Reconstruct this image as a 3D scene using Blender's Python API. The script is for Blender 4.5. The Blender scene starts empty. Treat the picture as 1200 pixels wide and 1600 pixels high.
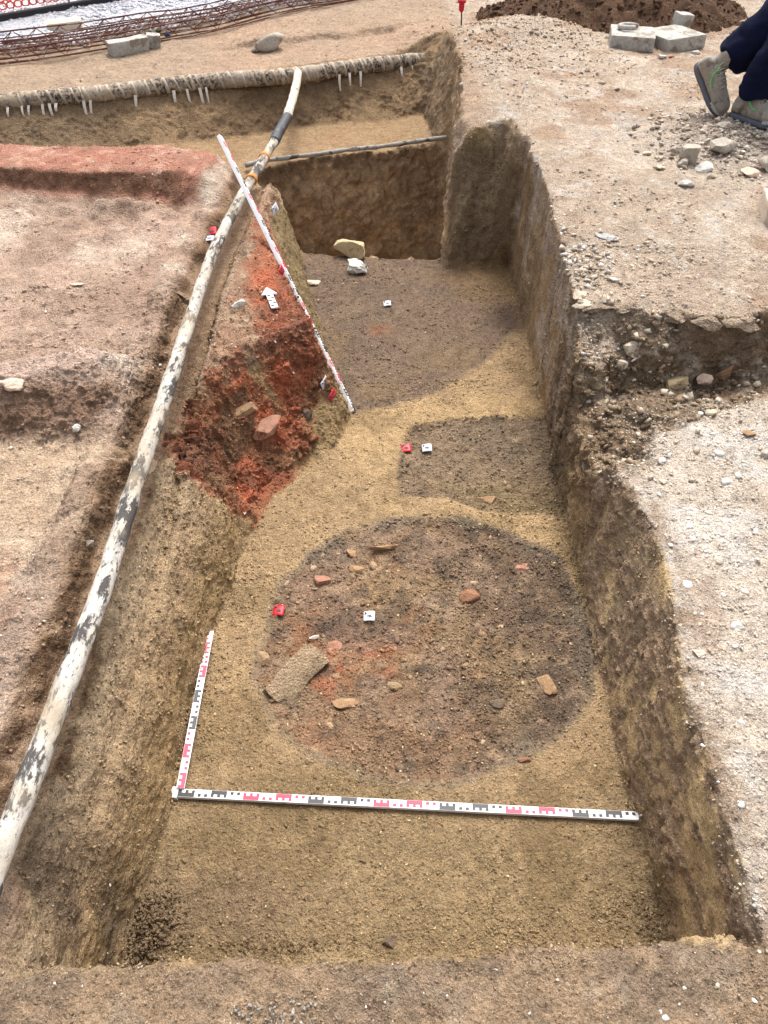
import bpy, bmesh, math, random
import numpy as np
from mathutils import Vector, Matrix, Quaternion
R = math.radians
random.seed(7); rng = np.random.default_rng(11)
scene = bpy.context.scene
COL = scene.collection

# ------------------------------------------------------------------ camera, sky, sun, exposure
cam_d = bpy.data.cameras.new('camera'); cam = bpy.data.objects.new('camera', cam_d); COL.objects.link(cam)
cam.location = (0, 0, 2.22); cam.rotation_euler = (R(90 - 42.5), 0, 0)
cam_d.sensor_fit = 'VERTICAL'; cam_d.sensor_height = 24; cam_d.lens = 18
cam_d.clip_start = 0.05; cam_d.clip_end = 400
scene.camera = cam

SUN_EL, SUN_AZ = R(62), R(14)            # high cloud-veiled sun, a little ahead of the camera
world = bpy.data.worlds.new('World'); scene.world = world; world.use_nodes = True
nt = world.node_tree; nt.nodes.clear()
sky = nt.nodes.new('ShaderNodeTexSky'); sky.sky_type = 'NISHITA'; sky.sun_disc = False
sky.sun_elevation = SUN_EL; sky.sun_rotation = SUN_AZ; sky.dust_density = 6; sky.air_density = 1.0; sky.ozone_density = 1.0
hsv = nt.nodes.new('ShaderNodeHueSaturation'); hsv.inputs['Saturation'].default_value = 0.38   # overcast: nearly white sky
bgn = nt.nodes.new('ShaderNodeBackground'); bgn.inputs['Strength'].default_value = 0.15
wo = nt.nodes.new('ShaderNodeOutputWorld')
nt.links.new(sky.outputs[0], hsv.inputs['Color']); nt.links.new(hsv.outputs[0], bgn.inputs[0]); nt.links.new(bgn.outputs[0], wo.inputs[0])
sd = bpy.data.lights.new('sun', 'SUN'); sd.energy = 1.15; sd.angle = R(14); sd.color = (1, .985, .955)
sun = bpy.data.objects.new('sun', sd); COL.objects.link(sun)
sdir = Vector((math.cos(SUN_EL) * math.sin(SUN_AZ), math.cos(SUN_EL) * math.cos(SUN_AZ), math.sin(SUN_EL)))
sun.rotation_euler = sdir.to_track_quat('Z', 'Y').to_euler(); sun.location = (-6, 4, 12)
scene.view_settings.view_transform = 'Standard'; scene.view_settings.look = 'None'
scene.view_settings.exposure = 1.27; scene.view_settings.gamma = 1; scene.view_settings.use_curve_mapping = False
scene.render.engine = 'CYCLES'
scene.cycles.max_bounces = 6; scene.cycles.diffuse_bounces = 5

# ------------------------------------------------------------------ helpers
def lin(r, g, b):
    f = lambda c: (c / 255 / 12.92) if c / 255 < .04045 else ((c / 255 + .055) / 1.055) ** 2.4
    return (f(r), f(g), f(b))
def LC(r, g, b, k=.80):
    return np.array(lin(r, g, b), np.float32) * k

def _h(ix, iy, iz, s):
    n = (ix * 374761393 + iy * 668265263 + iz * 2147483647 // 7 * 3 + s * 974634777) & 0xffffffff
    n = ((n ^ (n >> 13)) * 1274126177) & 0xffffffff
    n = n ^ (n >> 16)
    return (n & 0xffff).astype(np.float32) * np.float32(2 / 65535) - np.float32(1)
def vn(p, s=0):
    """value noise in -1..1, p (N,3)"""
    i = np.floor(p); f = (p - i).astype(np.float32); i = i.astype(np.int64); f = f * f * (3 - 2 * f)
    x, y, z = i[:, 0], i[:, 1], i[:, 2]; fx, fy, fz = f[:, 0], f[:, 1], f[:, 2]
    def pl(dz):
        a = _h(x, y, z + dz, s); b = _h(x + 1, y, z + dz, s); c = _h(x, y + 1, z + dz, s); d = _h(x + 1, y + 1, z + dz, s)
        ab = a + (b - a) * fx; cd = c + (d - c) * fx
        return ab + (cd - ab) * fy
    u = pl(0); v = pl(1)
    return u + (v - u) * fz
def fbm(p, scale, octv=4, s=0, gain=.5):
    t = 0; a = 1; n = 0; q = p * scale
    for k in range(octv):
        t = t + a * vn(q + 17.3 * k, s + k); n += a; a *= gain; q = q * 2.03
    return t / n * 1.5
def ridged(p, scale, octv=3, s=0):
    t = 0; a = 1; n = 0; q = p * scale
    for k in range(octv):
        t = t + a * (1 - 2 * np.abs(vn(q + 9.1 * k, s + k))); n += a; a *= .5; q = q * 2.1
    return t / n
def cell(p, scale, s=0):
    """cellular noise: distance to nearest jittered point, and a random value of that cell"""
    q = p * scale; i = np.floor(q).astype(np.int64); best = np.full(len(p), 9., np.float32); rv = np.zeros(len(p), np.float32)
    for dx in (-1, 0, 1):
        for dy in (-1, 0, 1):
            for dz in (-1, 0, 1):
                c = i + np.array((dx, dy, dz))
                jx = _h(c[:, 0], c[:, 1], c[:, 2], s) * .45 + .5; jy = _h(c[:, 0], c[:, 1], c[:, 2], s + 1) * .45 + .5; jz = _h(c[:, 0], c[:, 1], c[:, 2], s + 2) * .45 + .5
                d = (c[:, 0] + jx - q[:, 0]) ** 2 + (c[:, 1] + jy - q[:, 1]) ** 2 + (c[:, 2] + jz - q[:, 2]) ** 2
                m = d < best; best = np.where(m, d, best).astype(np.float32); rv = np.where(m, _h(c[:, 0], c[:, 1], c[:, 2], s + 3), rv)
    return np.sqrt(best), rv
def sstep(a, b, x):
    t = np.clip((x - a) / (b - a), 0, 1); return t * t * (3 - 2 * t)
def XY(X, Y):
    return np.stack([X, Y, np.zeros_like(X)], 1)

def polydist(X, Y, poly, closed=True):
    d = np.full(X.shape, 1e9, np.float64); n = len(poly)
    for k in range(n if closed else n - 1):
        ax, ay = poly[k][:2]; bx, by = poly[(k + 1) % n][:2]
        ex, ey = bx - ax, by - ay; L = ex * ex + ey * ey + 1e-12
        t = np.clip(((X - ax) * ex + (Y - ay) * ey) / L, 0, 1)
        d = np.minimum(d, (X - ax - t * ex) ** 2 + (Y - ay - t * ey) ** 2)
    return np.sqrt(d)
def inside(X, Y, poly):
    r = np.zeros(X.shape, bool); n = len(poly)
    for k in range(n):
        ax, ay = poly[k][:2]; bx, by = poly[(k + 1) % n][:2]
        if ay == by: continue
        c = ((ay > Y) != (by > Y)) & (X < (bx - ax) * (Y - ay) / (by - ay) + ax)
        r ^= c
    return r
def sdf(X, Y, poly):
    d = polydist(X, Y, poly); return np.where(inside(X, Y, poly), -d, d)
def plateau(h, X, Y, inner, outer, zin, p=1.0):
    ox = [q[0] for q in outer]; oy = [q[1] for q in outer]
    m = (X > min(ox)) & (X < max(ox)) & (Y > min(oy)) & (Y < max(oy))
    if not m.any(): return h
    x, y = X[m], Y[m]
    so = sdf(x, y, outer); si = np.maximum(sdf(x, y, inner), 0); do = np.maximum(-so, 0)
    s = np.where(so >= 0, 1, si / (si + do + 1e-9)); s = np.where(si <= 0, 0, s) ** (p[m] if isinstance(p, np.ndarray) else p)
    zi = zin[m] if isinstance(zin, np.ndarray) else zin
    h = h.copy(); h[m] = zi + (h[m] - zi) * s
    return h
def tps(pts):
    P = np.array(pts, float); n = len(P); d = np.linalg.norm(P[:, None, :2] - P[None, :, :2], axis=2)
    K = np.where(d > 0, d * d * np.log(d + 1e-12), 0) + np.eye(n) * .02
    A = np.zeros((n + 3, n + 3)); A[:n, :n] = K; A[:n, n] = 1; A[:n, n + 1:] = P[:, :2]; A[n, :n] = 1; A[n + 1:, :n] = P[:, :2].T
    w = np.linalg.solve(A, np.concatenate([P[:, 2], [0, 0, 0]]))
    def f(X, Y):
        r = w[n] + w[n + 1] * X + w[n + 2] * Y
        for k in range(n):
            d2 = (X - P[k, 0]) ** 2 + (Y - P[k, 1]) ** 2
            r = r + w[k] * .5 * d2 * np.log(d2 + 1e-12)
        return r
    return f

# ------------------------------------------------------------------ the terrain, in metres (trench floor = 0)
base_f = tps([(-4, -1, .5), (0, -.5, .44), (4, -1, .47), (0, .45, .44), (-.6, .5, .45), (.9, .6, .45), (2, .5, .47), (.85, 1.5, .47), (1.3, 1.2, .475), (3, 2, .48),
              (1.2, 2.3, .485), (-1.0, .9, .53), (-1.0, 1.6, .545), (-2, 1, .55), (-1.4, 2, .53), (-3, 2.5, .55), (-1.2, 3.2, .53), (-2.2, 3.6, .54), (-4, 4, .58),
              (-.6, 3.4, .52), (-1.3, 4.2, .53), (-.7, 4.6, .52), (-1.2, 5.0, .58), (-3, 5, .6), (-2, 7.2, .62), (-.7, 7.7, .66), (-3.2, 6.6, .62), (.5, 8.2, .72),
              (-2, 8.2, .70), (-3.8, 8.4, .74), (0, 9.8, .78), (3, 9, .82), (-4.5, 10, .76), (-.2, 8.6, .74)])
upper_f = tps([(.75, 2.7, .70), (1.2, 2.75, .70), (2.6, 2.7, .70), (4.5, 2.7, .72), (.9, 4, .765), (2.5, 4, .76), (.8, 5, .815), (2.3, 5.3, .80), (.62, 6.5, .82), (1.8, 6.6, .84),
               (3.5, 6.5, .83), (2.3, 7.6, .85), (4, 8.5, .86), (.8, 9.5, .82), (3, 10, .85), (.4, 7.8, .78)])
T_IN = [(-.69, .60), (-0.665, 0.973), (-0.649, 1.149), (-0.65, 1.493), (-0.614, 1.888), (-0.568, 2.266), (-0.476, 2.526), (-0.297, 2.796), (-0.213, 2.908), (-0.168, 3.127), (-0.241, 3.414), (-0.328, 3.768),
        (-0.425, 4.252), (-0.512, 4.683), (-0.578, 4.991), (-.62, 5.2), (.37, 5.2), (0.406, 4.701), (0.827, 4.767), (0.816, 3.945), (0.812, 3.295), (0.797, 2.918), (0.781, 2.304), (0.76, 1.737), (0.748, 1.347), (0.753, 1.03),
        (0.767, 0.738), (.77, .62)]
T_OUT = [(-0.771, 0.52), (-0.82, 0.733), (-0.812, 0.95), (-0.809, 1.294), (-0.821, 1.675), (-0.831, 2.059), (-0.819, 2.32), (-0.757, 2.598), (-0.68, 2.765), (-0.599, 2.92), (-0.484, 3.057), (-0.349, 3.155),
         (-0.394, 3.282), (-0.508, 3.593), (-0.648, 4.095), (-0.717, 4.503), (-0.687, 4.778), (-.68, 5.3), (.38, 5.3), (0.404, 4.914), (0.779, 5.056), (0.819, 4.596), (0.838, 4.082), (0.804, 3.649), (0.786, 3.336), (0.774, 2.942),
         (0.778, 2.536), (0.802, 2.235), (0.823, 2.095), (0.87, 1.91), (0.88, 1.714), (0.844, 1.464), (0.801, 1.217), (0.806, 1.061), (0.805, 0.906), (0.803, 0.786), (0.8, 0.576),
         (0.727, 0.592), (0.546, 0.58), (0.271, 0.568), (0, 0.553), (-0.27, 0.553), (-0.534, 0.54)]
UP_IN = [(.45, 2.72), (.70, 2.72), (0.769, 2.922), (0.956, 2.928), (1.175, 2.857), (1.368, 2.809), (1.553, 2.82), (2.5, 2.85), (7, 2.8), (7, 13), (.5, 13), (.42, 7.6), (.5, 6.3)]
UP_OUT = [(.3, 2.60), (.72, 2.62), (.80, 2.66), (0.977, 2.768), (1.208, 2.719), (1.423, 2.719), (1.616, 2.734), (2.5, 2.74), (7.4, 2.7), (7.4, 13.4), (.1, 13.4), (.02, 7.7), (.3, 6.2)]
HO_IN = [(0.889, 2.339), (1.054, 2.505), (1.325, 2.654), (1.611, 2.71), (2.6, 2.62), (2.6, 2.7), (1.637, 2.783), (1.225, 2.773), (0.945, 2.734)]
HO_OUT = [(0.807, 2.149), (1.022, 2.319), (1.248, 2.468), (1.533, 2.565), (3.2, 2.55), (3.2, 2.8), (1.675, 2.884), (1.242, 2.833), (0.901, 2.783)]
# shelf trench with the wrapped water main on its far side
SH_IN = [(-5.5, 5.30), (-1.7, 5.30), (-1.0, 5.35), (-.70, 5.32), (-.2, 5.4), (.3, 5.9), (.42, 6.4), (.34, 7.25), (-.7, 6.86), (-1.6, 6.5), (-2.9, 6.0), (-5.5, 5.2)]
SH_OUT = [(-5.6, 4.98), (-1.7, 5.02), (-1.0, 5.06), (-.82, 4.80), (-.3, 5.0), (.42, 5.2), (.58, 6.4), (.56, 7.78), (-.7, 7.27), (-1.6, 6.88), (-2.9, 6.40), (-5.6, 5.55)]
PIT_IN = [(-.50, 5.02), (0, 4.99), (.40, 5.0), (.46, 5.6), (.52, 6.34), (0, 6.274), (-0.483, 6.096), (-0.853, 5.953), (-.58, 5.5)]
PIT_OUT = [(-0.58, 5.011), (-0.472, 4.951), (-0.213, 4.902), (0, 4.872), (0.412, 4.872), (.42, 5.05), (.50, 5.6), (.57, 6.50), (0.459, 6.542), (0, 6.336), (-0.486, 6.154), (-0.859, 6.009), (-1.008, 5.87), (-.76, 5.3), (-0.666, 4.799)]
PIPE = [(-0.83, 0.477, 0.54), (-0.825, 0.679, 0.56), (-0.819, 0.78, 0.57), (-0.807, 0.933, 0.585), (-0.805, 1.176, 0.585), (-0.799, 1.425, 0.585), (-0.81, 1.74, 0.585), (-0.82, 2.059, 0.585), (-0.826, 2.479, 0.585), (-0.841, 2.988, 0.585), (-0.853, 3.646, 0.585), (-0.824, 4.281, 0.585), (-0.774, 4.929, 0.585), (-0.731, 5.422, 0.585)]
MAIN = [(-3.525, 6.046, 0.58), (-2.904, 6.375, 0.58), (-2.241, 6.604, 0.58), (-1.544, 6.883, 0.59), (-0.712, 7.1, 0.6), (-0.218, 7.377, 0.6), (0.404, 7.648, 0.6), (.75, 7.78, .60)]
px = [p[0] for p in PIPE]; py = [p[1] for p in PIPE]
def pipe_x(Y): return np.interp(Y, py, px)
RA_IN = [(-5, 4.66), (-2.6, 4.62), (-1.7, 4.60), (-1.25, 4.62), (-1.05, 4.62), (-1.02, 4.92), (-1.3, 4.98), (-2.6, 4.96), (-5, 4.95)]
RA_OUT = [(-5.2, 4.58), (-2.6, 4.56), (-1.7, 4.54), (-1.25, 4.52), (-.93, 4.40), (-.86, 4.95), (-1.3, 5.1), (-2.6, 5.1), (-5.2, 5.1)]
RB_IN = [(-3, 2.42), (-1.6, 2.40), (-1.35, 2.44), (-1.18, 2.50), (-1.06, 2.57), (-1.12, 2.63), (-1.35, 2.53), (-1.7, 2.48), (-3, 2.48)]
RB_OUT = [(-3.2, 2.27), (-1.6, 2.26), (-1.3, 2.26), (-1.12, 2.30), (-.98, 2.42), (-.97, 2.68), (-1.2, 2.9), (-1.7, 2.85), (-3.2, 2.8)]

def H(X, Y):
    n1 = fbm(XY(X, Y), 2.2, 3, 5); n2 = fbm(XY(X, Y), 9, 3, 9); n3 = fbm(XY(X + 31, Y), 9, 3, 15)
    wx = X + .010 * n2 * 1.3; wy = Y + .010 * n3 * 1.3
    h = base_f(X, Y) + .018 * n1 + .006 * n2
    # left ridges
    h = plateau(h, wx, wy, RA_IN, RA_OUT, h + .115, .9)
    h = plateau(h, wx, wy, RB_IN, RB_OUT, h + .15, 1.0)
    h = h + .055 * np.exp(-(((X + 1.45) / .42) ** 2 + ((Y - 4.28) / .07) ** 2)) - .04 * np.exp(-(((X + 1.5) / .9) ** 2 + ((Y - 4.45) / .06) ** 2))
    h = h - .035 * sstep(2.33, 2.2, Y) * sstep(-1.0, -1.15, X)
    # step in the ground beyond the main
    st = .045 * sstep(-.03, .03, (Y - (8.0 + .28 * (X + .5))) + .06 * n2) * sstep(-1.6, -1.1, X)
    h = h + st
    # upper ground on the right, and the hollow under its broken edge
    n5 = fbm(XY(X + 7, Y), 4.5, 3, 23); wz = X + .03 * n2 + .012 * n1; wv = Y + .03 * n3 + .05 * n5
    up = upper_f(X, Y) + .016 * n1 + .007 * n2 + .14 * np.exp(-(((X - 1.15) / .5) ** 2 + ((Y - 7.35) / .55) ** 2)) + .07 * np.exp(-(((X - .75) / .25) ** 2 + ((Y - 5.9) / .9) ** 2))
    up = up + .07 * np.exp(-(((X - 2.05) / .33) ** 2 + ((Y - 4.75) / .35) ** 2)) * (1 + .4 * n2)
    h = plateau(h, wz, wv, UP_IN, UP_OUT, up, .8)
    h = plateau(h, wx, wy, HO_IN, HO_OUT, .41 + .03 * n2, 1)
    dg_ = X - pipe_x(Y); h = h + (.030 + .03 * n2 + .02 * n3) * np.exp(-((dg_ + .20) / .055) ** 2) * sstep(4.6, 4.2, Y) * sstep(.8, 1.1, Y)
    h = h + (.03 * n2 + .02 * fbm(XY(X, Y), 22, 3, 19)).clip(-.02, .05) * sstep(-.95, -1.05, X) * sstep(4.6, 4.4, Y) * (.35 + .65 * sstep(4.0, 4.2, Y))
    h = h - (.10 + .05 * n2) * sstep(.98, .86, X + .05 * n3) * sstep(.5, .6, X) * sstep(2.12, 2.28, Y + .05 * n2) * sstep(2.74, 2.60, Y)
    # pipe groove
    d = X - pipe_x(Y); n4 = .04 * n2 + .03 * n1
    g = sstep(-.15 + n4, -.085 + n4, d) * sstep(.085, .045, d) * sstep(5.25, 4.95, Y)
    dep = np.interp(Y, [0, .7, 1.2, 2, 3, 4, 5], [.0, .035, .07, .08, .06, .05, .05])
    h = h - dep * g
    h = h - .05 * np.exp(-(((d - .035) / .05) ** 2)) * sstep(.9, 1.2, Y) * sstep(3.4, 2.9, Y)
    # shelf trench, excavation trench, deep pit
    zs = .25 + .02 * n1 + .05 * sstep(5.9, 5.4, Y) * 0 + .03 * sstep(-1, -3, X)
    h = plateau(h, wx, wy, SH_IN, SH_OUT, zs, 1)
    zf = .006 * n1 + .03 * sstep(3.2, 4.8, Y)
    zf = zf - .02 * np.clip(sstep(.02, -.03, sdf(X, Y, RECT)), 0, 1) + .012 * n2 * sstep(.0, -.05, sdf(X, Y, RECT))
    sp = sdf(X, Y, ROUND); zf = zf - .012 * sstep(.0, -.05, sp) + .012 * n2 * sstep(0, -.06, sp)
    pp = .85 - .10 * sstep(-.5, -.6, X) * sstep(2.5, 2.2, Y) + (.75 + .5 * n3) * sstep(-.22, -.34, X) * sstep(2.3, 2.5, Y) * sstep(3.5, 3.2, Y)
    h = plateau(h, wx, wy, T_IN, T_OUT, zf, pp)
    h = plateau(h, wx, wy, PIT_IN, PIT_OUT, np.full_like(X, -.75), 1)
    return h
ROUND = [(-0.457, 1.557), (-0.463, 1.737), (-0.419, 1.935), (-0.32, 2.138), (-0.173, 2.297), (0.054, 2.375), (0.326, 2.391), (0.535, 2.32), (0.696, 2.163), (0.762, 1.968), (0.765, 1.737), (0.712, 1.518), (0.585, 1.365), (0.445, 1.256), (0.276, 1.18),
         (0.098, 1.166), (-0.079, 1.197), (-0.224, 1.274), (-0.358, 1.394)]
RECT = [(0.085, 2.918), (0.125, 3.036), (0.315, 3.094), (0.634, 3.127), (0.89, 3.138), (0.835, 2.423), (0.439, 2.435), (0.279, 2.514), (0.078, 2.526), (0.064, 2.726)]
FILL = [(-0.16, 3.182), (-0.268, 3.414), (-0.414, 4.095), (-0.537, 4.683), (-0.561, 4.991), (0, 5.1), (0.415, 4.921), (0.556, 4.665), (0.743, 4.334), (0.735, 3.945), (0.599, 3.7), (0.406, 3.475), (0.197, 3.318), (0, 3.226)]
RED = [(-0.853, 2.396), (-0.762, 2.515), (-0.704, 2.652), (-0.596, 2.831), (-0.477, 2.862), (-0.567, 3.107), (-0.64, 3.449), (-0.666, 3.807), (-0.708, 4.264), (-0.678, 4.361), (-0.583, 3.963), (-0.43, 3.553), (-0.31, 3.289), (-0.268, 3.106), (-0.369, 2.772), (-0.497, 2.433), (-0.566, 2.312), (-0.687, 2.216), (-0.772, 2.204)]
RIDGE = [(-5, 4.55), (-1.7, 4.54), (-1.1, 4.5), (-.98, 4.85), (-1.1, 5.02), (-5, 5.0)]

# ------------------------------------------------------------------ soil colour and roughness per vertex
def mixc(c, t, m):
    return c + (np.asarray(t, np.float32) - c) * m[:, None]
def soil(P, N):
    """base colour (n,3) and displacement amplitude (n,) of the earth at points P with normals N"""
    X, Y, Z = P[:, 0], P[:, 1], P[:, 2]
    b1 = fbm(P, 1.6, 4, 31); b2 = fbm(P, 5, 4, 37); b3 = fbm(P, 16, 3, 41); b4 = fbm(P, 45, 2, 47)
    wX = X + .02 * b2 + .008 * b3; wY = Y + .02 * fbm(P, 6, 3, 53) + .008 * b4
    steep = sstep(.85, .55, N[:, 2])
    n = len(X)
    # open ground
    c = np.tile(LC(178, 154, 130), (n, 1))
    c = mixc(c, LC(188, 158, 132), sstep(-.2, .6, b1) * .8)
    left = sstep(-.8, -1.0, X) * sstep(5.1, 4.9, Y)
    c = mixc(c, LC(196, 166, 147), left * (.6 + .3 * b2).clip(0, 1))
    c = mixc(c, LC(212, 190, 170), left * sstep(.05, .5, fbm(P, 2.3, 4, 61)) * .8)
    c = mixc(c, LC(206, 180, 148), left * sstep(2.35, 2.2, Y) * sstep(1.2, 1.9, Y) * .6)
    c = mixc(c, LC(186, 128, 100), left * sstep(1.75, 1.5, Y) * sstep(1.1, 1.4, Y) * sstep(-.1, .4, b2) * .6)
    rbc = sstep(.10, -.02, sdf(wX, wY, RB_IN)); c = mixc(c, LC(212, 184, 166), rbc * left * (.9 + .4 * b3).clip(0, 1)); c = mixc(c, LC(150, 120, 98), left * sstep(.02, -.03, sdf(wX, wY, RB_OUT)) * (1 - rbc) * sstep(2.5, 2.42, Y))  # low ridge: pale crest, near face darkened to paint in its shading
    dpx0 = X - np.interp(Y, py, px); c = mixc(c, LC(216, 200, 180), left * np.exp(-((dpx0 + .21) / .06) ** 2) * sstep(0, .4, b2) * sstep(2.4, 2.7, Y) * .85)
    c = mixc(c, LC(168, 110, 84), left * np.exp(-(((X + 1.32) / .12) ** 2 + ((Y - 2.72) / .06) ** 2)) * sstep(-.2, .3, b3) * .7)
    c = mixc(c, LC(160, 132, 112), left * sstep(.05, .45, fbm(P, 3.4, 5, 63)) * .6)
    lowr = sstep(.74, .84, X) * sstep(2.62, 2.5, Y)
    c = mixc(c, LC(210, 194, 176), lowr)
    c = mixc(c, LC(224, 217, 208), lowr * sstep(.0, .5, fbm(P, 9, 5, 67)) * .55)
    c = mixc(c, LC(184, 160, 138), lowr * sstep(.1, .5, fbm(P, 3.1, 5, 71)) * .75)
    c = mixc(c, LC(184, 132, 108), lowr * np.exp(-(((X - .86) / .05) ** 2 + ((Y - 1.35) / .035) ** 2)) * sstep(-.4, .3, b3) * .8)
    upr = sstep(.55, .72, X) * sstep(2.55, 2.7, Y)
    c = mixc(c, LC(188, 168, 147), upr)
    c = mixc(c, LC(206, 188, 168), upr * sstep(0, .45, fbm(P, 2.6, 5, 73)) * .85)
    c = mixc(c, LC(168, 138, 112), upr * sstep(.1, .5, fbm(P, 3.3, 4, 79)) * .7)
    c = mixc(c, LC(206, 198, 188), upr * sstep(.2, .6, fbm(P, 12, 5, 83)) * .45)
    c = mixc(c, LC(170, 158, 145), upr * np.exp(-(((X - 2.05) / .42) ** 2 + ((Y - 4.75) / .45) ** 2)) * .8)
    # front lip
    fr = sstep(.64, .56, Y)
    c = mixc(c, LC(168, 142, 114), fr); c = mixc(c, LC(150, 128, 106), fr * sstep(0, .4, fbm(P, 6, 4, 87)))
    c = mixc(c, LC(176, 158, 136), fr * sstep(.25, .6, fbm(P, 14, 4, 89)) * .4)
    # bank between pipe and trench
    bank = sstep(-.82, -.76, X) * sstep(-.5, -.58, X) * sstep(2.9, 2.6, Y) * sstep(.5, .6, Y)
    c = mixc(c, LC(150, 126, 102), bank)
    # groove
    dpx = X - np.interp(Y, py, px)
    gr = sstep(-.17, -.12, dpx) * sstep(.1, .05, dpx) * sstep(5.2, 4.9, Y) * sstep(.6, .8, Y)
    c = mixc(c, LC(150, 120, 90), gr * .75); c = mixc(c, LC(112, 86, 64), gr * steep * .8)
    # ridge of reddened earth
    rm = sstep(.05, -.04, sdf(wX, wY, RIDGE))
    c = mixc(c, LC(182, 126, 104), rm * (.85 + .3 * b2).clip(0, 1)); c = mixc(c, LC(204, 166, 144), rm * sstep(.2, .6, b3) * .6)
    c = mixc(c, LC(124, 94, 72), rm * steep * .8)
    # shelf trench
    sm = sstep(.06, -.06, sdf(wX, wY, SH_OUT))
    c = mixc(c, LC(168, 140, 106), sm); c = mixc(c, LC(150, 118, 86), sm * sstep(.0, .5, b2) * .5)
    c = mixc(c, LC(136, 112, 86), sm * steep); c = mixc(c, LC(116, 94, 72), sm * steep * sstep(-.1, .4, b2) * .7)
    c = mixc(c, LC(130, 110, 88), sm * sstep(-1.5, -2.4, X) * .6)
    c = mixc(c, LC(158, 134, 106), sm * sstep(.2, .4, X) * steep * .8)
    c = c * (1 - .05 * np.clip(1 - sm, 0, 1))[:, None]
    # trench: walls, then floor
    si = sdf(wX, wY, T_IN); so = sdf(wX, wY, T_OUT)
    tw = sstep(.015, -.015, so)
    wl = LC(150, 126, 90)
    c = mixc(c, wl, tw)
    rightw = tw * sstep(.6, .72, X)
    c = mixc(c, LC(198, 170, 127), rightw)
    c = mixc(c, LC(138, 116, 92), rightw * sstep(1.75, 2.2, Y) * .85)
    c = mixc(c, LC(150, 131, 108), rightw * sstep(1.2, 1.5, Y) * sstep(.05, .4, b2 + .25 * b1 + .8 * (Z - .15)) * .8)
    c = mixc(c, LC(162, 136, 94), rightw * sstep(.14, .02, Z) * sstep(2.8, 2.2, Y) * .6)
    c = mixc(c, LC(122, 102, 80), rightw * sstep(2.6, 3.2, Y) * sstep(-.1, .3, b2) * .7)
    c = mixc(c, LC(128, 108, 84), tw * sstep(4.62, 4.72, Y) * sstep(.3, .38, X) * sstep(.82, .6, Z) )
    bnd = fbm(P * np.array((1, .22, 1)), 9, 5, 117); bnv = fbm(P * np.array((1, 1, .14)), 18, 3, 123); wyb = sstep(2.5, 1.9, Y)
    c = c * (1 + tw * ((.10 - .04 * sstep(.5, .6, X)) * bnd * wyb + .15 * bnv * (1 - wyb)))[:, None]
    leftw = tw * sstep(-.5, -.6, X) * sstep(2.6, 2.3, Y)
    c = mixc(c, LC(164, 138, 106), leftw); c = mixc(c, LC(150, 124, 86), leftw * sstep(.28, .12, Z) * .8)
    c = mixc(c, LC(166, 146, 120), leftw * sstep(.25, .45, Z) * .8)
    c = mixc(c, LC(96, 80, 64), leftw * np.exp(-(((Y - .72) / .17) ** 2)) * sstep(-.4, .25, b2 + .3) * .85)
    c = mixc(c, LC(140, 120, 86), tw * sstep(3.2, 3.5, Y) * sstep(.1, -.1, X) * .9)
    # reddened mound
    rd = sstep(.05, -.05, sdf(X + .05 * b2, Y + .05 * b1, RED) + .05 * b3)
    top = sstep(.4, .47, Z)
    c = mixc(c, LC(168, 132, 106), sstep(-.78, -.72, X) * sstep(-.3, -.4, X) * sstep(2.6, 2.75, Y) * sstep(5.1, 4.8, Y) * top * .9)
    mt = sstep(-.78, -.72, X) * sstep(-.3, -.4, X) * sstep(2.5, 2.7, Y) * sstep(5.1, 4.8, Y) * top; c = mixc(c, LC(128, 106, 86), mt * sstep(-.05, .35, fbm(P, 9, 4, 141)) * .75); c = mixc(c, LC(190, 164, 136), mt * sstep(.15, .45, fbm(P, 13, 4, 143)) * .7)
    c = mixc(c, LC(150, 90, 66), rd * .92); c = mixc(c, LC(192, 106, 74), rd * sstep(-.1, .4, b2) * .75)
    c = mixc(c, LC(128, 88, 68), rd * top * sstep(.0, .4, fbm(P, 10, 4, 145)) * .75); c = mixc(c, LC(168, 112, 84), rd * top * sstep(-.5, -.62, X + .1 * b2) * .9)
    c = mixc(c, LC(104, 74, 56), rd * sstep(.05, .4, fbm(P, 6, 3, 97)) * (1 - top) * .8)
    c = mixc(c, LC(126, 100, 74), rd * sstep(.15, .45, fbm(P, 4, 3, 99)) * (1 - top) * .6)
    edge = sstep(.70, .76, X) * sstep(2.62, 2.5, Y) * np.exp(-(np.maximum(so, 0) / .07) ** 2) * sstep(-.5, .25, b3 + .5 * b2); c = mixc(c, LC(150, 126, 102), edge * .9)
    cor = sstep(.68, .74, X) * sstep(1.03, .93, X + .04 * b2) * sstep(2.08, 2.2, Y + .05 * b2) * sstep(2.72, 2.66, Y); c = mixc(c, LC(140, 116, 90), cor * .92); c = mixc(c, LC(184, 168, 146), cor * sstep(.15, .4, fbm(P, 12, 3, 131)) * .6)
    # floor
    fl = sstep(.012, -.012, si)
    c = mixc(c, LC(174, 146, 110), fl)
    c = mixc(c, LC(152, 129, 96), fl * sstep(1.35, .95, Y) * .95)
    c = mixc(c, LC(194, 163, 119), fl * sstep(0, .5, b1 + .4 * b2) * sstep(1.2, 1.7, Y) * .6)
    c = mixc(c, LC(126, 104, 72), fl * sstep(.2, .5, fbm(P, 4.2, 4, 101)) * .45)
    c = mixc(c, LC(134, 112, 92), fl * np.exp(-(((X + .42) / .22) ** 2 + ((Y - .82) / .1) ** 2)) * .6)
    c = mixc(c, LC(122, 102, 78), fl * sstep(.5, .75, X) * sstep(1.1, .7, Y) * sstep(0, .4, b2) * .7)
    fi = fl * sstep(.03, -.03, sdf(X + .05 * b2, Y + .05 * b1, FILL))
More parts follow.
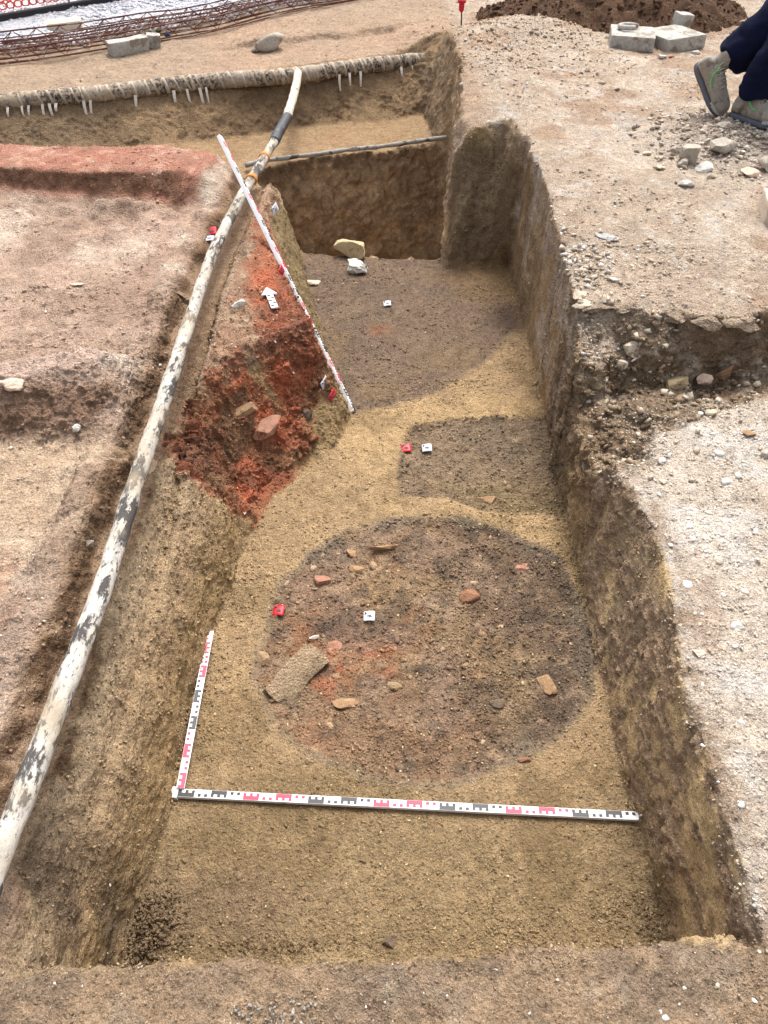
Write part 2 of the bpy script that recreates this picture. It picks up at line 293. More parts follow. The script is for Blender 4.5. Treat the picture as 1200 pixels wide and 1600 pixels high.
    c = mixc(c, LC(130, 109, 90), fi); c = mixc(c, LC(116, 98, 82), fi * sstep(.0, .4, b2) * .8)
    c = mixc(c, LC(140, 116, 86), fi * sstep(.1, .5, fbm(P, 3, 3, 103)) * .5)
    c = mixc(c, LC(146, 98, 72), fi * np.exp(-(((X + .03) / .07) ** 2 + ((Y - 3.95) / .05) ** 2)) * (.8 + b3).clip(0, 1))
    c = mixc(c, LC(82, 66, 56), fl * np.exp(-(((X - .72) / .12) ** 2 + ((Y - 4.08) / .22) ** 2)) * .9)
    c = mixc(c, LC(134, 108, 78), fl * sstep(4.2, 4.4, Y) * sstep(.35, .5, X) * .7)
    re = fl * sstep(.012, -.012, sdf(wX, wY, RECT))
    c = mixc(c, LC(146, 124, 100), re); c = mixc(c, LC(128, 110, 90), re * sstep(0, .4, b2) * .8); c = mixc(c, LC(142, 120, 86), re * sstep(.1, .5, b1 + .5 * b3) * sstep(2.75, 2.5, Y) * .7)
    sr = sdf(X + .022 * b2 + .010 * b3, Y + .022 * b1 + .010 * b4, ROUND) + .02 * fbm(P, 9, 3, 113)
    ro = fl * sstep(.018, -.025, sr) * (.96 + .15 * b3).clip(0, 1)
    c = mixc(c, LC(146, 118, 92), ro); c = mixc(c, LC(112, 94, 78), ro * sstep(.05, .45, X + .25 * b2) * .85)
    c = mixc(c, LC(156, 130, 96), ro * sstep(0, .4, b2) * .55)
    c = mixc(c, LC(158, 112, 82), ro * sstep(-.25, .35, fbm(P, 7, 4, 107)) * np.exp(-(((X + .14) / .34) ** 2 + ((Y - 1.68) / .34) ** 2)) * .95)
    c = mixc(c, LC(172, 104, 76), ro * sstep(0, .4, fbm(P, 11, 3, 127)) * np.exp(-(((X + .12) / .16) ** 2 + ((Y - 1.62) / .16) ** 2)) * .8)
    c = mixc(c, LC(146, 122, 102), ro * sstep(.1, .45, fbm(P, 5, 4, 109)) * .7); c = mixc(c, LC(164, 138, 110), ro * sstep(.25, .5, fbm(P, 17, 4, 133)) * .6); c = mixc(c, LC(98, 84, 72), ro * sstep(.3, .5, fbm(P, 13, 4, 137)) * .6)
    c = mixc(c, LC(112, 100, 86), ro * sstep(-.15, -.02, sr) * sstep(.0, .5, b2 + .5 * (X - .1)) * .7)
    c = mixc(c, LC(70, 62, 56), ro * np.exp(-(((X + .22) / .07) ** 2 + ((Y - 1.80) / .05) ** 2)) * .8)
    mot, mrv = cell(P + .02 * np.stack([b2, b3, b2], 1), 20, 119); c = c * (1 + .16 * mrv * np.clip(ro + re + .6 * fi, 0, 1))[:, None]
    rim = fl * np.exp(-((sr - .0) / .018) ** 2); c = mixc(c, LC(140, 128, 108), rim * .35)
    # deep pit
    pm = sstep(.02, -.02, sdf(wX, wY, PIT_OUT))
    c = mixc(c, LC(188, 160, 126), pm); c = mixc(c, LC(156, 130, 102), pm * sstep(-.1, .3, b2) * .8); c = mixc(c, LC(210, 182, 148), pm * sstep(.25, .5, b3) * .5)
    # lip of the stub and broken edges
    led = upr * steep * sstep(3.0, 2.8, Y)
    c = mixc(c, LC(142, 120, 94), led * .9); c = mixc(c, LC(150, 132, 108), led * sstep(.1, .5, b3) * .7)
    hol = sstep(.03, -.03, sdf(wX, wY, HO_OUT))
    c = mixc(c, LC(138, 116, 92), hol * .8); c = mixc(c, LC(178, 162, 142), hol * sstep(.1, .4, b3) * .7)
    c = c * (1 + .12 * b3 + .12 * b4)[:, None] * (1 + .05 * b2)[:, None]
    c = np.clip(c, .012, .9)
    # displacement amplitude (m)
    a = np.full(n, .011)
    a = np.where(tw > .5, .013, a)
    a = a * (1 - .0 * fl); a = a * (1 - .5 * tw * sstep(.5, .6, X) * sstep(2.0, 1.6, Y)); a = np.where(fl > .5, .006, a); a = np.where((re > .5), .013, a); a = np.where(ro > .5, .012, a); a = np.where(fi > .5, .008, a)
    a = np.where((rd > .3) & (Z < .47) & (Z > .03), .060 - .042 * sstep(.5, .85, N[:, 0]), a); a = np.where((rd > .3) & (Z >= .47), .017, a)
    brk = np.exp(-((X - .82) / .2) ** 2 - ((Y - 2.42) / .3) ** 2) * sstep(.12, .2, Z)
    a = np.maximum(a, .022 * left * sstep(.1, 0., sdf(X, Y, RB_OUT))); a = np.maximum(a, .020 * edge); a = np.maximum(a, .024 * sstep(-.78, -.72, X) * sstep(-.3, -.4, X) * sstep(2.6, 2.8, Y) * sstep(5.1, 4.8, Y) * top); a = np.maximum(a, .05 * brk); a = np.maximum(a, .046 * np.clip(led + .8 * hol, 0, 1)); a = np.where(pm > .5, .042, a); a = np.where((sm > .5) & (pm < .5), .008 + .022 * steep, a)
    a = np.where((sm < .5) & (Y > 6.4) & (X < .6), .012, a)
    return c.astype(np.float32), a, dict(fl=fl, ro=ro, re=re, fi=fi, tw=tw, rd=rd, lowr=lowr, upr=upr, pm=pm, sm=sm, left=left, fr=fr, steep=steep, b2=b2, leftw=leftw, rightw=rightw, brk=brk, led=led, hol=hol)

def set_col(me, c, name='soil'):
    a = me.attributes.new(name, 'FLOAT_COLOR', 'POINT')
    a.data.foreach_set('color', np.concatenate([c, np.ones((len(c), 1), np.float32)], 1).astype(np.float32).ravel())
def mesh_np(name, V, F):
    """F (m,4) or (m,3) int array"""
    me = bpy.data.meshes.new(name); k = F.shape[1]
    me.vertices.add(len(V)); me.vertices.foreach_set('co', np.asarray(V, np.float32).ravel())
    me.loops.add(F.size); me.loops.foreach_set('vertex_index', F.astype(np.int32).ravel())
    me.polygons.add(len(F)); me.polygons.foreach_set('loop_start', np.arange(0, F.size, k, dtype=np.int32))
    me.update(calc_edges=True); return me
def get_np(me):
    V = np.empty(len(me.vertices) * 3, np.float32); me.vertices.foreach_get('co', V); V = V.reshape(-1, 3)
    N = np.empty(len(me.vertices) * 3, np.float32); me.vertices.foreach_get('normal', N); N = N.reshape(-1, 3)
    return V, N
def height_grid(x0, x1, y0, y1, step):
    xs = np.linspace(x0, x1, int(round((x1 - x0) / step)) + 1); ys = np.linspace(y0, y1, int(round((y1 - y0) / step)) + 1)
    gx, gy = np.meshgrid(xs, ys); X, Y = gx.ravel(), gy.ravel()
    return xs, ys, X, Y, H(X, Y)
def remeshed(x0, x1, y0, y1, step, vox):
    xs, ys, X, Y, Z = height_grid(x0, x1, y0, y1, step)
    nx, ny = len(xs), len(ys); idx = np.arange(nx * ny).reshape(ny, nx); B = nx * ny
    V = np.concatenate([np.stack([X, Y, Z], 1), np.stack([X, Y, np.full_like(X, -1.0)], 1)])
    q = lambda a, b, c, d: np.stack([a.ravel(), b.ravel(), c.ravel(), d.ravel()], 1)
    top = q(idx[:-1, :-1], idx[:-1, 1:], idx[1:, 1:], idx[1:, :-1]); bot = q(idx[:-1, :-1], idx[1:, :-1], idx[1:, 1:], idx[:-1, 1:]) + B
    s = []
    for e, fl in ((idx[0], 0), (idx[-1], 1), (idx[:, 0], 1), (idx[:, -1], 0)):
        a, b = (e[:-1], e[1:]) if not fl else (e[1:], e[:-1])
        s.append(np.stack([a, a + B, b + B, b], 1))
    me = mesh_np('tmp', V, np.concatenate([top, bot] + s))
    ob = bpy.data.objects.new('tmp', me); COL.objects.link(ob)
    md = ob.modifiers.new('r', 'REMESH'); md.mode = 'VOXEL'; md.voxel_size = vox; md.adaptivity = 0
    dg = bpy.context.evaluated_depsgraph_get(); ev = ob.evaluated_get(dg); m2 = bpy.data.meshes.new_from_object(ev, depsgraph=dg)
    bpy.data.objects.remove(ob); bpy.data.meshes.remove(me)
    V, N = get_np(m2); F = np.empty(len(m2.polygons) * 4, np.int32); m2.polygons.foreach_get('vertices', F); F = F.reshape(-1, 4)
    bpy.data.meshes.remove(m2)
    return V, N, F
def displace(V, N):
    c, a, mk = soil(V, N)
    P = V.astype(np.float64)
    d = .62 * fbm(P, 11, 5, 201, .6) + .30 * fbm(P, 60, 3, 211) + .2 * ridged(P, 22, 3, 217)
    # drag marks of the tools on the cut faces
    Sx = P * np.array((1, 1, .12)); st = fbm(Sx, 38, 3, 221); Sy = P * np.array((1, .10, 1)); wy_ = mk['tw'] * sstep(2.5, 1.9, P[:, 1]); sy = .45 * fbm(P * np.array((1, .16, 1)), 22, 4, 225) + .55 * fbm(P * np.array((1, .55, 1)), 12, 4, 227) + .25 * ridged(P, 16, 3, 229); st = st + (sy - st) * wy_
    d = d + mk['steep'] * (1 - mk['pm']) * (.8 * st * (1 - .5 * sstep(.5, .6, P[:, 0]) * wy_))
    # clods and chunks where the earth is broken
    big = np.where(a > .018)[0]
    if len(big):
        B = P[big]; wp = B + .035 * np.stack([fbm(B, 9, 3, 231), fbm(B, 9, 3, 233), fbm(B, 9, 3, 237)], 1) + .012 * np.stack([fbm(B, 30, 2, 331), fbm(B, 30, 2, 333), fbm(B, 30, 2, 337)], 1)
        rv = cell(wp, 10, 241)[1]; f2, rv2 = cell(wp, 26, 251)
        lo = mk['rd'][big] * (P[big][:, 2] < .47); r5 = cell(wp, 5.5, 281)[1]; d[big] = lo * (.42 * r5 + .3 * fbm(B, 5, 4, 283, .5)) + (.45 - .2 * lo) * fbm(B, 7, 5, 239, .6) + .35 * ridged(wp, 13, 4, 243) + rv * .22 + rv2 * .16 - (f2 - .5) * .12 + .12 * fbm(B, 80, 2, 247)
    crumb = np.where((a <= .03))[0]
    f3, rv3 = cell(P[crumb], 70, 261)
    f4, rv4 = cell(P[crumb], 38, 271)
    kw = 1 - .65 * mk['tw'][crumb] * mk['steep'][crumb]
    d[crumb] += kw * ((rv3 > .1) * (.5 - f3).clip(0, 1) * 1.2 + (rv4 > .55) * (.5 - f4).clip(0, 1) * 2.2 - .16)
    return V + N * (d * a)[:, None].astype(np.float32), c, mk

# ------------------------------------------------------------------ materials for earth
def new_mat(name):
    m = bpy.data.materials.new(name); m.use_nodes = True; t = m.node_tree; t.nodes.clear()
    o = t.nodes.new('ShaderNodeOutputMaterial'); b = t.nodes.new('ShaderNodeBsdfPrincipled'); t.links.new(b.outputs[0], o.inputs[0])
    b.inputs['Roughness'].default_value = .95; b.inputs['Specular IOR Level'].default_value = .15
    return m, t, b
def nd(t, typ, **k):
    n = t.nodes.new('ShaderNode' + typ)
    for a, v in k.items():
        if a.startswith('i_'): n.inputs[a[2:].replace('_', ' ')].default_value = v
        else: setattr(n, a, v)
    return n
def mrange(t, src, a, b, c, d):
    n = nd(t, 'MapRange'); n.inputs['From Min'].default_value = a; n.inputs['From Max'].default_value = b; n.inputs['To Min'].default_value = c; n.inputs['To Max'].default_value = d
    t.links.new(src, n.inputs['Value']); return n.outputs[0]
def math_(t, op, a, b=None):
    n = nd(t, 'Math', operation=op)
    for k, v in enumerate((a, b)):
        if v is None: continue
        if isinstance(v, (int, float)): n.inputs[k].default_value = v
        else: t.links.new(v, n.inputs[k])
    return n.outputs[0]
def mixcol(t, f, a, b, bt='MIX'):
    n = nd(t, 'Mix', data_type='RGBA', blend_type=bt)
    for s, v in ((n.inputs[0], f), (n.inputs[6], a), (n.inputs[7], b)):
        if isinstance(v, (int, float)): s.default_value = v
        elif isinstance(v, tuple): s.default_value = (*v, 1)
        else: t.links.new(v, s)
    return n.outputs[2]
def soil_material(name='earth', bump=1.0, grit=1.0):
    m, t, b = new_mat(name)
    at = nd(t, 'Attribute', attribute_name='soil'); pos = nd(t, 'NewGeometry')
    p = pos.outputs['Position']
    def noise(sc, det=6, ro=.6):
        n = nd(t, 'TexNoise'); n.inputs['Scale'].default_value = sc; n.inputs['Detail'].default_value = det; n.inputs['Roughness'].default_value = ro; t.links.new(p, n.inputs['Vector']); return n.outputs[0]
    def voro(sc):
        n = nd(t, 'TexVoronoi'); n.inputs['Scale'].default_value = sc; t.links.new(p, n.inputs['Vector']); return n
    n1 = noise(35, 8, .68); n2 = noise(150, 6, .7); n3 = noise(420, 3, .6)
    k = math_(t, 'MULTIPLY', mrange(t, n1, .3, .7, .74, 1.28), mrange(t, n2, .3, .7, .66, 1.36))
    k = math_(t, 'MULTIPLY', k, mrange(t, n3, .3, .7, .75, 1.27))
    comb = nd(t, 'CombineColor'); [t.links.new(k, comb.inputs[i]) for i in range(3)]
    c = mixcol(t, 1.0, at.outputs['Color'], comb.outputs[0], 'MULTIPLY')
    # pale grains and dark specks of several sizes
    for sc, th, lim, k_, colr in ((75, .95, .30, .35, (.50, .44, .36)), (170, .90, .36, .40, (.56, .50, .42)), (330, .88, .42, .35, (.60, .54, .45))):
        v1 = voro(sc); sepa = nd(t, 'SeparateColor'); t.links.new(v1.outputs['Color'], sepa.inputs[0])
        rad = math_(t, 'MULTIPLY', sepa.outputs[2], lim)
        gm = math_(t, 'MULTIPLY', math_(t, 'GREATER_THAN', sepa.outputs[0], th), math_(t, 'LESS_THAN', v1.outputs['Distance'], rad))
        c = mixcol(t, math_(t, 'MULTIPLY', gm, k_ * grit), c, colr)
        dm = math_(t, 'MULTIPLY', math_(t, 'LESS_THAN', sepa.outputs[1], .16), math_(t, 'LESS_THAN', v1.outputs['Distance'], math_(t, 'ADD', rad, .12)))
        c = mixcol(t, math_(t, 'MULTIPLY', dm, .75), c, mixcol(t, 1.0, c, (.40, .36, .32), 'MULTIPLY'))
    t.links.new(c, b.inputs['Base Color'])
    v2 = voro(95); v3 = voro(240)
    hgt = math_(t, 'ADD', math_(t, 'MULTIPLY', n1, .9), math_(t, 'MULTIPLY', n2, .55))
    hgt = math_(t, 'ADD', hgt, math_(t, 'MULTIPLY', v2.outputs['Distance'], -.35)); hgt = math_(t, 'ADD', hgt, math_(t, 'MULTIPLY', v3.outputs['Distance'], -.18))
    bp = nd(t, 'Bump'); bp.inputs['Strength'].default_value = 1.0; bp.inputs['Distance'].default_value = .022 * bump
    t.links.new(hgt, bp.inputs['Height']); t.links.new(bp.outputs[0], b.inputs['Normal'])
    return m
EARTH = soil_material('earth'); CUT = soil_material('cut_earth', .6, .6)

# ------------------------------------------------------------------ build the ground
NEAR = (-1.95, 1.95, .02, 3.45)
FAR = (-4.9, 4.9, 3.36, 10.6)
GV = []      # (verts, colours, masks, normals) for scattering later
def finish(V, F, c, mk, name_of):
    """split the sheet into setting objects that share the same edges"""
    fm = name_of(V[F].mean(1), np.stack([mk['fl'][F].mean(1), mk['tw'][F].mean(1), mk['pm'][F].mean(1), mk['sm'][F].mean(1)], 1))
    for nm in sorted(set(fm)):
        f = F[fm == nm]; used, inv = np.unique(f, return_inverse=True)
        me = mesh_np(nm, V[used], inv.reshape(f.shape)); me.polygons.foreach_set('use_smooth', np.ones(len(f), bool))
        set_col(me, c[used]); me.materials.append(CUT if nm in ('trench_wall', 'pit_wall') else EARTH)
        o = bpy.data.objects.get(nm)
        if o is None:
            o = bpy.data.objects.new(nm, me); COL.objects.link(o); o['kind'] = 'structure'
        else:
            bm = bmesh.new(); bm.from_mesh(o.data); bm.from_mesh(me); bm.to_mesh(o.data); bm.free(); bpy.data.meshes.remove(me)
def which(P, M):
    r = np.full(len(P), 'ground', object)
    r[M[:, 1] > .5] = 'trench_wall'; r[M[:, 2] > .5] = 'pit_wall'; r[(M[:, 0] > .5) & (M[:, 2] < .5)] = 'trench_floor'
    return r
def make_sheet(rect, step, vox, cut=None):
    x0, x1, y0, y1 = rect
    V, N, F = remeshed(x0, x1, y0, y1, step, vox)
    e = vox * 2.2
    ok = (V[:, 0] > x0 + e) & (V[:, 0] < x1 - e) & (V[:, 1] > y0 + e) & (V[:, 1] < y1 - e) & (V[:, 2] > -.97)
    F = F[ok[F].all(1)]; used, inv = np.unique(F, return_inverse=True); V, N, F = V[used], N[used], inv.reshape(F.shape)
    V2, c, mk = displace(V, N)
    GV.append((V2, c, mk, N))
    finish(V2, F, c, mk, which)
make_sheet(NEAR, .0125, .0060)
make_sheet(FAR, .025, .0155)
# the ground beyond, out of the frame, to the horizon
def coarse(xs, ys):
    gx, gy = np.meshgrid(np.array(xs, float), np.array(ys, float)); X, Y = gx.ravel(), gy.ravel()
    nx, ny = len(xs), len(ys); idx = np.arange(nx * ny).reshape(ny, nx)
    Xc, Yc = np.clip(X, -4.88, 4.88), np.clip(Y, -.9, 10.58)
    Z = H(Xc, Yc) - .012
    F = np.stack([idx[:-1, :-1].ravel(), idx[:-1, 1:].ravel(), idx[1:, 1:].ravel(), idx[1:, :-1].ravel()], 1)
    V = np.stack([X, Y, Z], 1); C = V[F].mean(1)
    hole = ((C[:, 0] > -1.9) & (C[:, 0] < 1.9) & (C[:, 1] > .06) & (C[:, 1] < 3.41)) | ((C[:, 0] > -4.84) & (C[:, 0] < 4.84) & (C[:, 1] > 3.44) & (C[:, 1] < 10.54))
    F = F[~hole]; N = np.tile(np.array((0, 0, 1.), np.float32), (len(V), 1)); c, a, mk = soil(V.astype(np.float32), N)
    me = mesh_np('ground_beyond', V, F); set_col(me, c); me.materials.append(EARTH); me.polygons.foreach_set('use_smooth', np.ones(len(F), bool))
    g = bpy.data.objects['ground']; bm = bmesh.new(); bm.from_mesh(g.data); bm.from_mesh(me); bm.to_mesh(g.data); bm.free(); bpy.data.meshes.remove(me)
    print('ground', len(g.data.polygons))
coarse([-60, -30, -12] + list(np.arange(-4.9, -1.9, .1)) + list(np.arange(-1.9, 1.91, .1)) + list(np.arange(2.0, 4.95, .1)) + [12, 30, 60],
       [-60, -30, -10, -3, -1.5, -.8] + list(np.arange(-.5, .02, .1)) + [.06] + list(np.arange(.16, 3.4, .1)) + [3.41, 3.44] + list(np.arange(3.6, 10.5, .23)) + [10.54, 12, 16, 30, 60])

# ------------------------------------------------------------------ object helpers
def tag(o, label=None, cat=None, group=None, kind=None):
    for k, v in (('label', label), ('category', cat), ('group', group), ('kind', kind)):
        if v: o[k] = v
    return o
def empty(name, loc, label, cat, group=None):
    o = bpy.data.objects.new(name, None); COL.objects.link(o); o.location = loc; o.empty_display_size = .05
    bpy.context.view_layer.update()
    return tag(o, label, cat, group)
def wmat(o): return (wmat(o.parent) @ o.matrix_parent_inverse if o.parent else Matrix.Identity(4)) @ o.matrix_basis
def link(name, me, mats, parent=None, smooth=True):
    if isinstance(mats, bpy.types.Material): mats = [mats]
    for m in mats:
        me.materials.append(m)
    if smooth: me.polygons.foreach_set('use_smooth', np.ones(len(me.polygons), bool))
    o = bpy.data.objects.new(name, me); COL.objects.link(o)
    if parent is not None:
        o.parent = parent; o.matrix_parent_inverse = wmat(parent).inverted()
    return o
class MB:
    def __init__(s): s.v = []; s.f = []
    def add(s, v, f):
        b = len(s.v); s.v += [tuple(q) for q in v]; s.f += [tuple(i + b for i in q) for q in f]; return s
    def box(s, c, d, M=None):
        x, y, z = (q / 2 for q in d)
        v = [Vector((a, b, e)) for a in (-x, x) for b in (-y, y) for e in (-z, z)]
        if M is not None: v = [M @ q for q in v]
        return s.add([q + Vector(c) for q in v], [(0, 1, 3, 2), (4, 6, 7, 5), (0, 4, 5, 1), (2, 3, 7, 6), (0, 2, 6, 4), (1, 5, 7, 3)])
    def tube(s, pts, rad, n=10, cap=True, sx=1, wob=0, seed=0):
        pts = [Vector(p) for p in pts]; k = len(pts); rads = rad if hasattr(rad, '__len__') else [rad] * k
        up = None; v = []
        for i in range(k):
            t = (pts[min(i + 1, k - 1)] - pts[max(i - 1, 0)]).normalized()
            if up is None:
                up = Vector((0, 0, 1)) if abs(t.z) < .9 else Vector((0, 1, 0))
            up = (up - t * up.dot(t)).normalized(); sd_ = t.cross(up)
            for j in range(n):
                a = 2 * math.pi * j / n; v.append(pts[i] + (up * math.sin(a) + sd_ * math.cos(a) * sx) * rads[i])
        f = [(i * n + j, i * n + (j + 1) % n, (i + 1) * n + (j + 1) % n, (i + 1) * n + j) for i in range(k - 1) for j in range(n)]
        if cap: f += [tuple(range(n - 1, -1, -1)), tuple((k - 1) * n + j for j in range(n))]
        return s.add(v, f)
    def me(s, name):
        m = bpy.data.meshes.new(name); m.from_pydata(s.v, [], s.f); m.update(); return m
    def build(s, name, mat, parent=None, smooth=False):
        return link(name, s.me(name), mat, parent, smooth)
def resample(pts, step):
    pts = [Vector(p) for p in pts]; out = []
    n = len(pts)
    for i in range(n - 1):
        p0, p1, p2, p3 = pts[max(i - 1, 0)], pts[i], pts[i + 1], pts[min(i + 2, n - 1)]
        m = max(1, int((p2 - p1).length / step))
        for k in range(m):
            t = k / m
            out.append(.5 * (2 * p1 + (p2 - p0) * t + (2 * p0 - 5 * p1 + 4 * p2 - p3) * t * t + (3 * p1 - p0 - 3 * p2 + p3) * t ** 3))
    out.append(pts[-1]); return out

# materials
def simple(name, col, rough=.8, var=.25, scale=60, bump=.003, spec=.25, dark=None, dscale=20, dth=.58, col2=None, local=True):
    m, t, b = new_mat(name); b.inputs['Roughness'].default_value = rough; b.inputs['Specular IOR Level'].default_value = spec
    co = nd(t, 'TexCoord').outputs['Object'] if local else nd(t, 'NewGeometry').outputs['Position']
    def noise(sc, det=6):
        n = nd(t, 'TexNoise'); n.inputs['Scale'].default_value = sc; n.inputs['Detail'].default_value = det; n.inputs['Roughness'].default_value = .65; t.links.new(co, n.inputs['Vector']); return n.outputs[0]
    n1 = noise(scale); n2 = noise(scale * 4.5, 4)
    k = math_(t, 'MULTIPLY', mrange(t, n1, .3, .7, 1 - var, 1 + var), mrange(t, n2, .3, .7, 1 - var * .7, 1 + var * .7))
    cc = nd(t, 'CombineColor'); [t.links.new(k, cc.inputs[i]) for i in range(3)]
    base = col
    if col2 is not None: base = mixcol(t, mrange(t, noise(scale * .35, 4), .42, .6, 0, 1), col, col2)
    c = mixcol(t, 1.0, base, cc.outputs[0], 'MULTIPLY')
    if dark is not None: c = mixcol(t, mrange(t, noise(dscale, 5), dth, dth + .05, 0, 1), c, dark)
    t.links.new(c, b.inputs['Base Color'])
    bp = nd(t, 'Bump'); bp.inputs['Distance'].default_value = bump; bp.inputs['Strength'].default_value = 1; t.links.new(math_(t, 'ADD', n1, math_(t, 'MULTIPLY', n2, .5)), bp.inputs['Height']); t.links.new(bp.outputs[0], b.inputs['Normal'])
    return m
g = lambda r, gg, b, k=.8: tuple(float(q) for q in LC(r, gg, b, k))
M_LIME = simple('pale_limestone', g(196, 182, 160), .9, .22, 40, .006, .2, g(140, 118, 92), 14, .56)
M_WHITE = simple('white_stone', g(212, 207, 198), .85, .16, 60, .003, .2, g(176, 160, 140), 26, .6)
M_OCHRE = simple('ochre_stone', g(196, 174, 136), .9, .16, 28, .005, .2, g(146, 120, 86), 12, .6)
M_GREYST = simple('grey_stone', g(176, 166, 152), .9, .2, 50, .005, .2, g(140, 122, 102), 18, .58)
M_CONC = simple('concrete', g(176, 171, 163), .9, .22, 34, .006, .2, g(142, 132, 118), 11, .53)
M_PALEB = simple('pale_block', g(208, 190, 170), .9, .14, 30, .004, .2)
M_SLAB = simple('slab_stone', g(158, 134, 104), .95, .25, 24, .010, .1, g(130, 106, 80), 9, .5)
M_CLOD = simple('dark_clod', g(112, 96, 80), .95, .25, 50, .006, .1)
M_CRUST = simple('crust', g(186, 168, 148), .95, .25, 34, .012, .1, g(142, 120, 96), 10, .55)
M_BRICK = simple('brick_clay', g(146, 106, 82), .95, .22, 60, .005, .1, g(120, 92, 72), 22, .55)
M_BUFF = simple('buff_tile', g(164, 132, 100), .95, .2, 60, .005, .1, g(124, 100, 76), 22, .58)
M_PINK = simple('pink_stone', g(162, 120, 100), .95, .22, 30, .006, .1, g(120, 76, 56), 10, .58)
M_PINKW = simple('pinkish_white_plaster', g(214, 186, 166), .95, .16, 40, .006, .1)
M_BONE = simple('bone', g(220, 208, 186), .8, .14, 80, .002, .2)
M_RED = simple('red_plastic', g(205, 28, 40), .45, .10, 40, .0006, .4)
M_REDP = simple('red_paint', g(222, 36, 74), .5, .05, 90, .0001, .4)
M_BLACKP = simple('black_paint', g(34, 32, 36), .5, .1, 90, .0001, .4)
M_WHITEP = simple('white_plastic', g(230, 229, 230), .5, .07, 90, .0002, .4, g(190, 176, 154), 24, .60)
M_TAGW = simple('white_tag', g(214, 216, 222), .5, .08, 90, .0003, .4, g(178, 166, 148), 60, .58)
M_INK = simple('ink', g(92, 88, 104), .6, .1, 90, .0001, .3)
M_STEEL = simple('dark_steel', g(52, 44, 42), .6, .2, 60, .001, .4)
M_RUST = simple('rusty_steel', g(104, 66, 52), .85, .3, 30, .002, .3, g(150, 134, 124), 7, .54)
M_NET = simple('orange_net', g(236, 92, 54), .5, .08, 30, .0005, .4)
M_BEAM = simple('black_rubber', g(38, 36, 38), .6, .15, 20, .001, .3)
M_NAVY = simple('navy_cloth', g(13, 18, 40, 1), .95, .22, 14, .004, .1, g(8, 12, 30, 1), 6, .56)
M_JACK = simple('dark_jacket_cloth', g(28, 34, 58), .9, .2, 14, .004, .1)
M_BOOT = simple('grey_boot_leather', g(150, 142, 130), .75, .22, 26, .002, .25, g(112, 102, 92), 16, .56)
M_TOE = simple('worn_toe_cap', g(170, 168, 166), .6, .2, 30, .002, .3, g(108, 98, 84), 18, .56)
M_SOLE = simple('boot_sole', g(96, 98, 106), .8, .2, 30, .002, .2, g(112, 98, 80), 14, .6)
M_GREEN = simple('green_trim', g(100, 205, 120), .6, .1, 30, .0005, .3)
M_LACE = simple('boot_lace', g(176, 170, 162), .8, .15, 60, .001, .2)
M_SKIN = simple('skin', g(206, 158, 130), .6, .06, 20, .0005, .35)
M_HAIR = simple('hair', g(48, 36, 28), .7, .2, 80, .002, .3)
M_LEAF = simple('leaf', (.045, .10, .025), .6, .25, 30, .001, .3)
M_SHEET = simple('grey_flake', g(158, 156, 150), .6, .22, 70, .003, .3, g(96, 90, 84), 40, .56)
M_BLUE = simple('blue_plastic', g(60, 74, 110), .5, .1, 30, .001, .4)

def rock_mesh(seed, dims, facets=9, sub=3, rough=.10, flat=.0):
    r = random.Random(seed); bm = bmesh.new(); bmesh.ops.create_icosphere(bm, subdivisions=sub + (1 if facets > 5 and max(dims) > .06 else 0), radius=1)
    co = np.array([v.co[:] for v in bm.verts])
    for k in range(facets):
        n = np.array([r.gauss(0, 1), r.gauss(0, 1), r.gauss(0, 1)]); n /= np.linalg.norm(n); d = r.uniform(.42, .82)
        e = co @ n - d; co = co - np.where(e > 0, e, 0)[:, None] * n
    s = co + seed * 3.7
    co = co * (1 + rough * fbm(s, 1.6, 3, seed)[:, None] + rough * .45 * fbm(s, 5, 2, seed + 5)[:, None])
    co /= np.abs(co).max(0)
    co = co * np.array(dims) / 2
    for v, q in zip(bm.verts, co): v.co = q
    me = bpy.data.meshes.new('stone'); bm.to_mesh(me); bm.free()
    if facets > 5: me.set_sharp_from_angle(angle=R(24))
    return me
def rock(name, loc, dims, label, mat, cat='stone', group=None, seed=1, rot=(0, 0, 0), facets=9, sub=3, rough=.10, sink=.25, parent=None, smooth=True):
    o = link(name, rock_mesh(seed, dims, facets, sub, rough), mat, None, smooth)
    o.location = (loc[0], loc[1], loc[2] + dims[2] * (.5 - sink)); o.rotation_euler = rot
    return tag(o, label, cat, group)
def block_mesh(seed, dims, rough=.004, chip=.012):
    bm = bmesh.new(); bmesh.ops.create_cube(bm, size=1)
    bmesh.ops.scale(bm, vec=dims, verts=bm.verts)
    bmesh.ops.bevel(bm, geom=bm.edges[:], offset=min(dims) * .07, segments=2, affect='EDGES', profile=.6)
    bmesh.ops.subdivide_edges(bm, edges=bm.edges[:], cuts=4, use_grid_fill=True)
    co = np.array([v.co[:] for v in bm.verts]); d = fbm(co + seed, 14, 4, seed) * rough - chip * np.clip(fbm(co + seed * 2, 9, 3, seed + 3) - .45, 0, 1)
    dirn = co / (np.linalg.norm(co, axis=1, keepdims=True) + 1e-9)
    for v, q in zip(bm.verts, co + dirn * d[:, None]): v.co = q
    bmesh.ops.triangulate(bm, faces=bm.faces[:])
    me = bpy.data.meshes.new('block'); bm.to_mesh(me); bm.free(); return me
def block(name, loc, dims, label, mat, rot, seed, cat='concrete block', group=None, rough=.004, chip=.02):
    o = link(name, block_mesh(seed, dims, rough, chip), mat, None, True)
    for e in o.data.polygons: pass
    o.location = (loc[0], loc[1], loc[2] + dims[2] / 2 - .006); o.rotation_euler = rot
    return tag(o, label, cat, group)

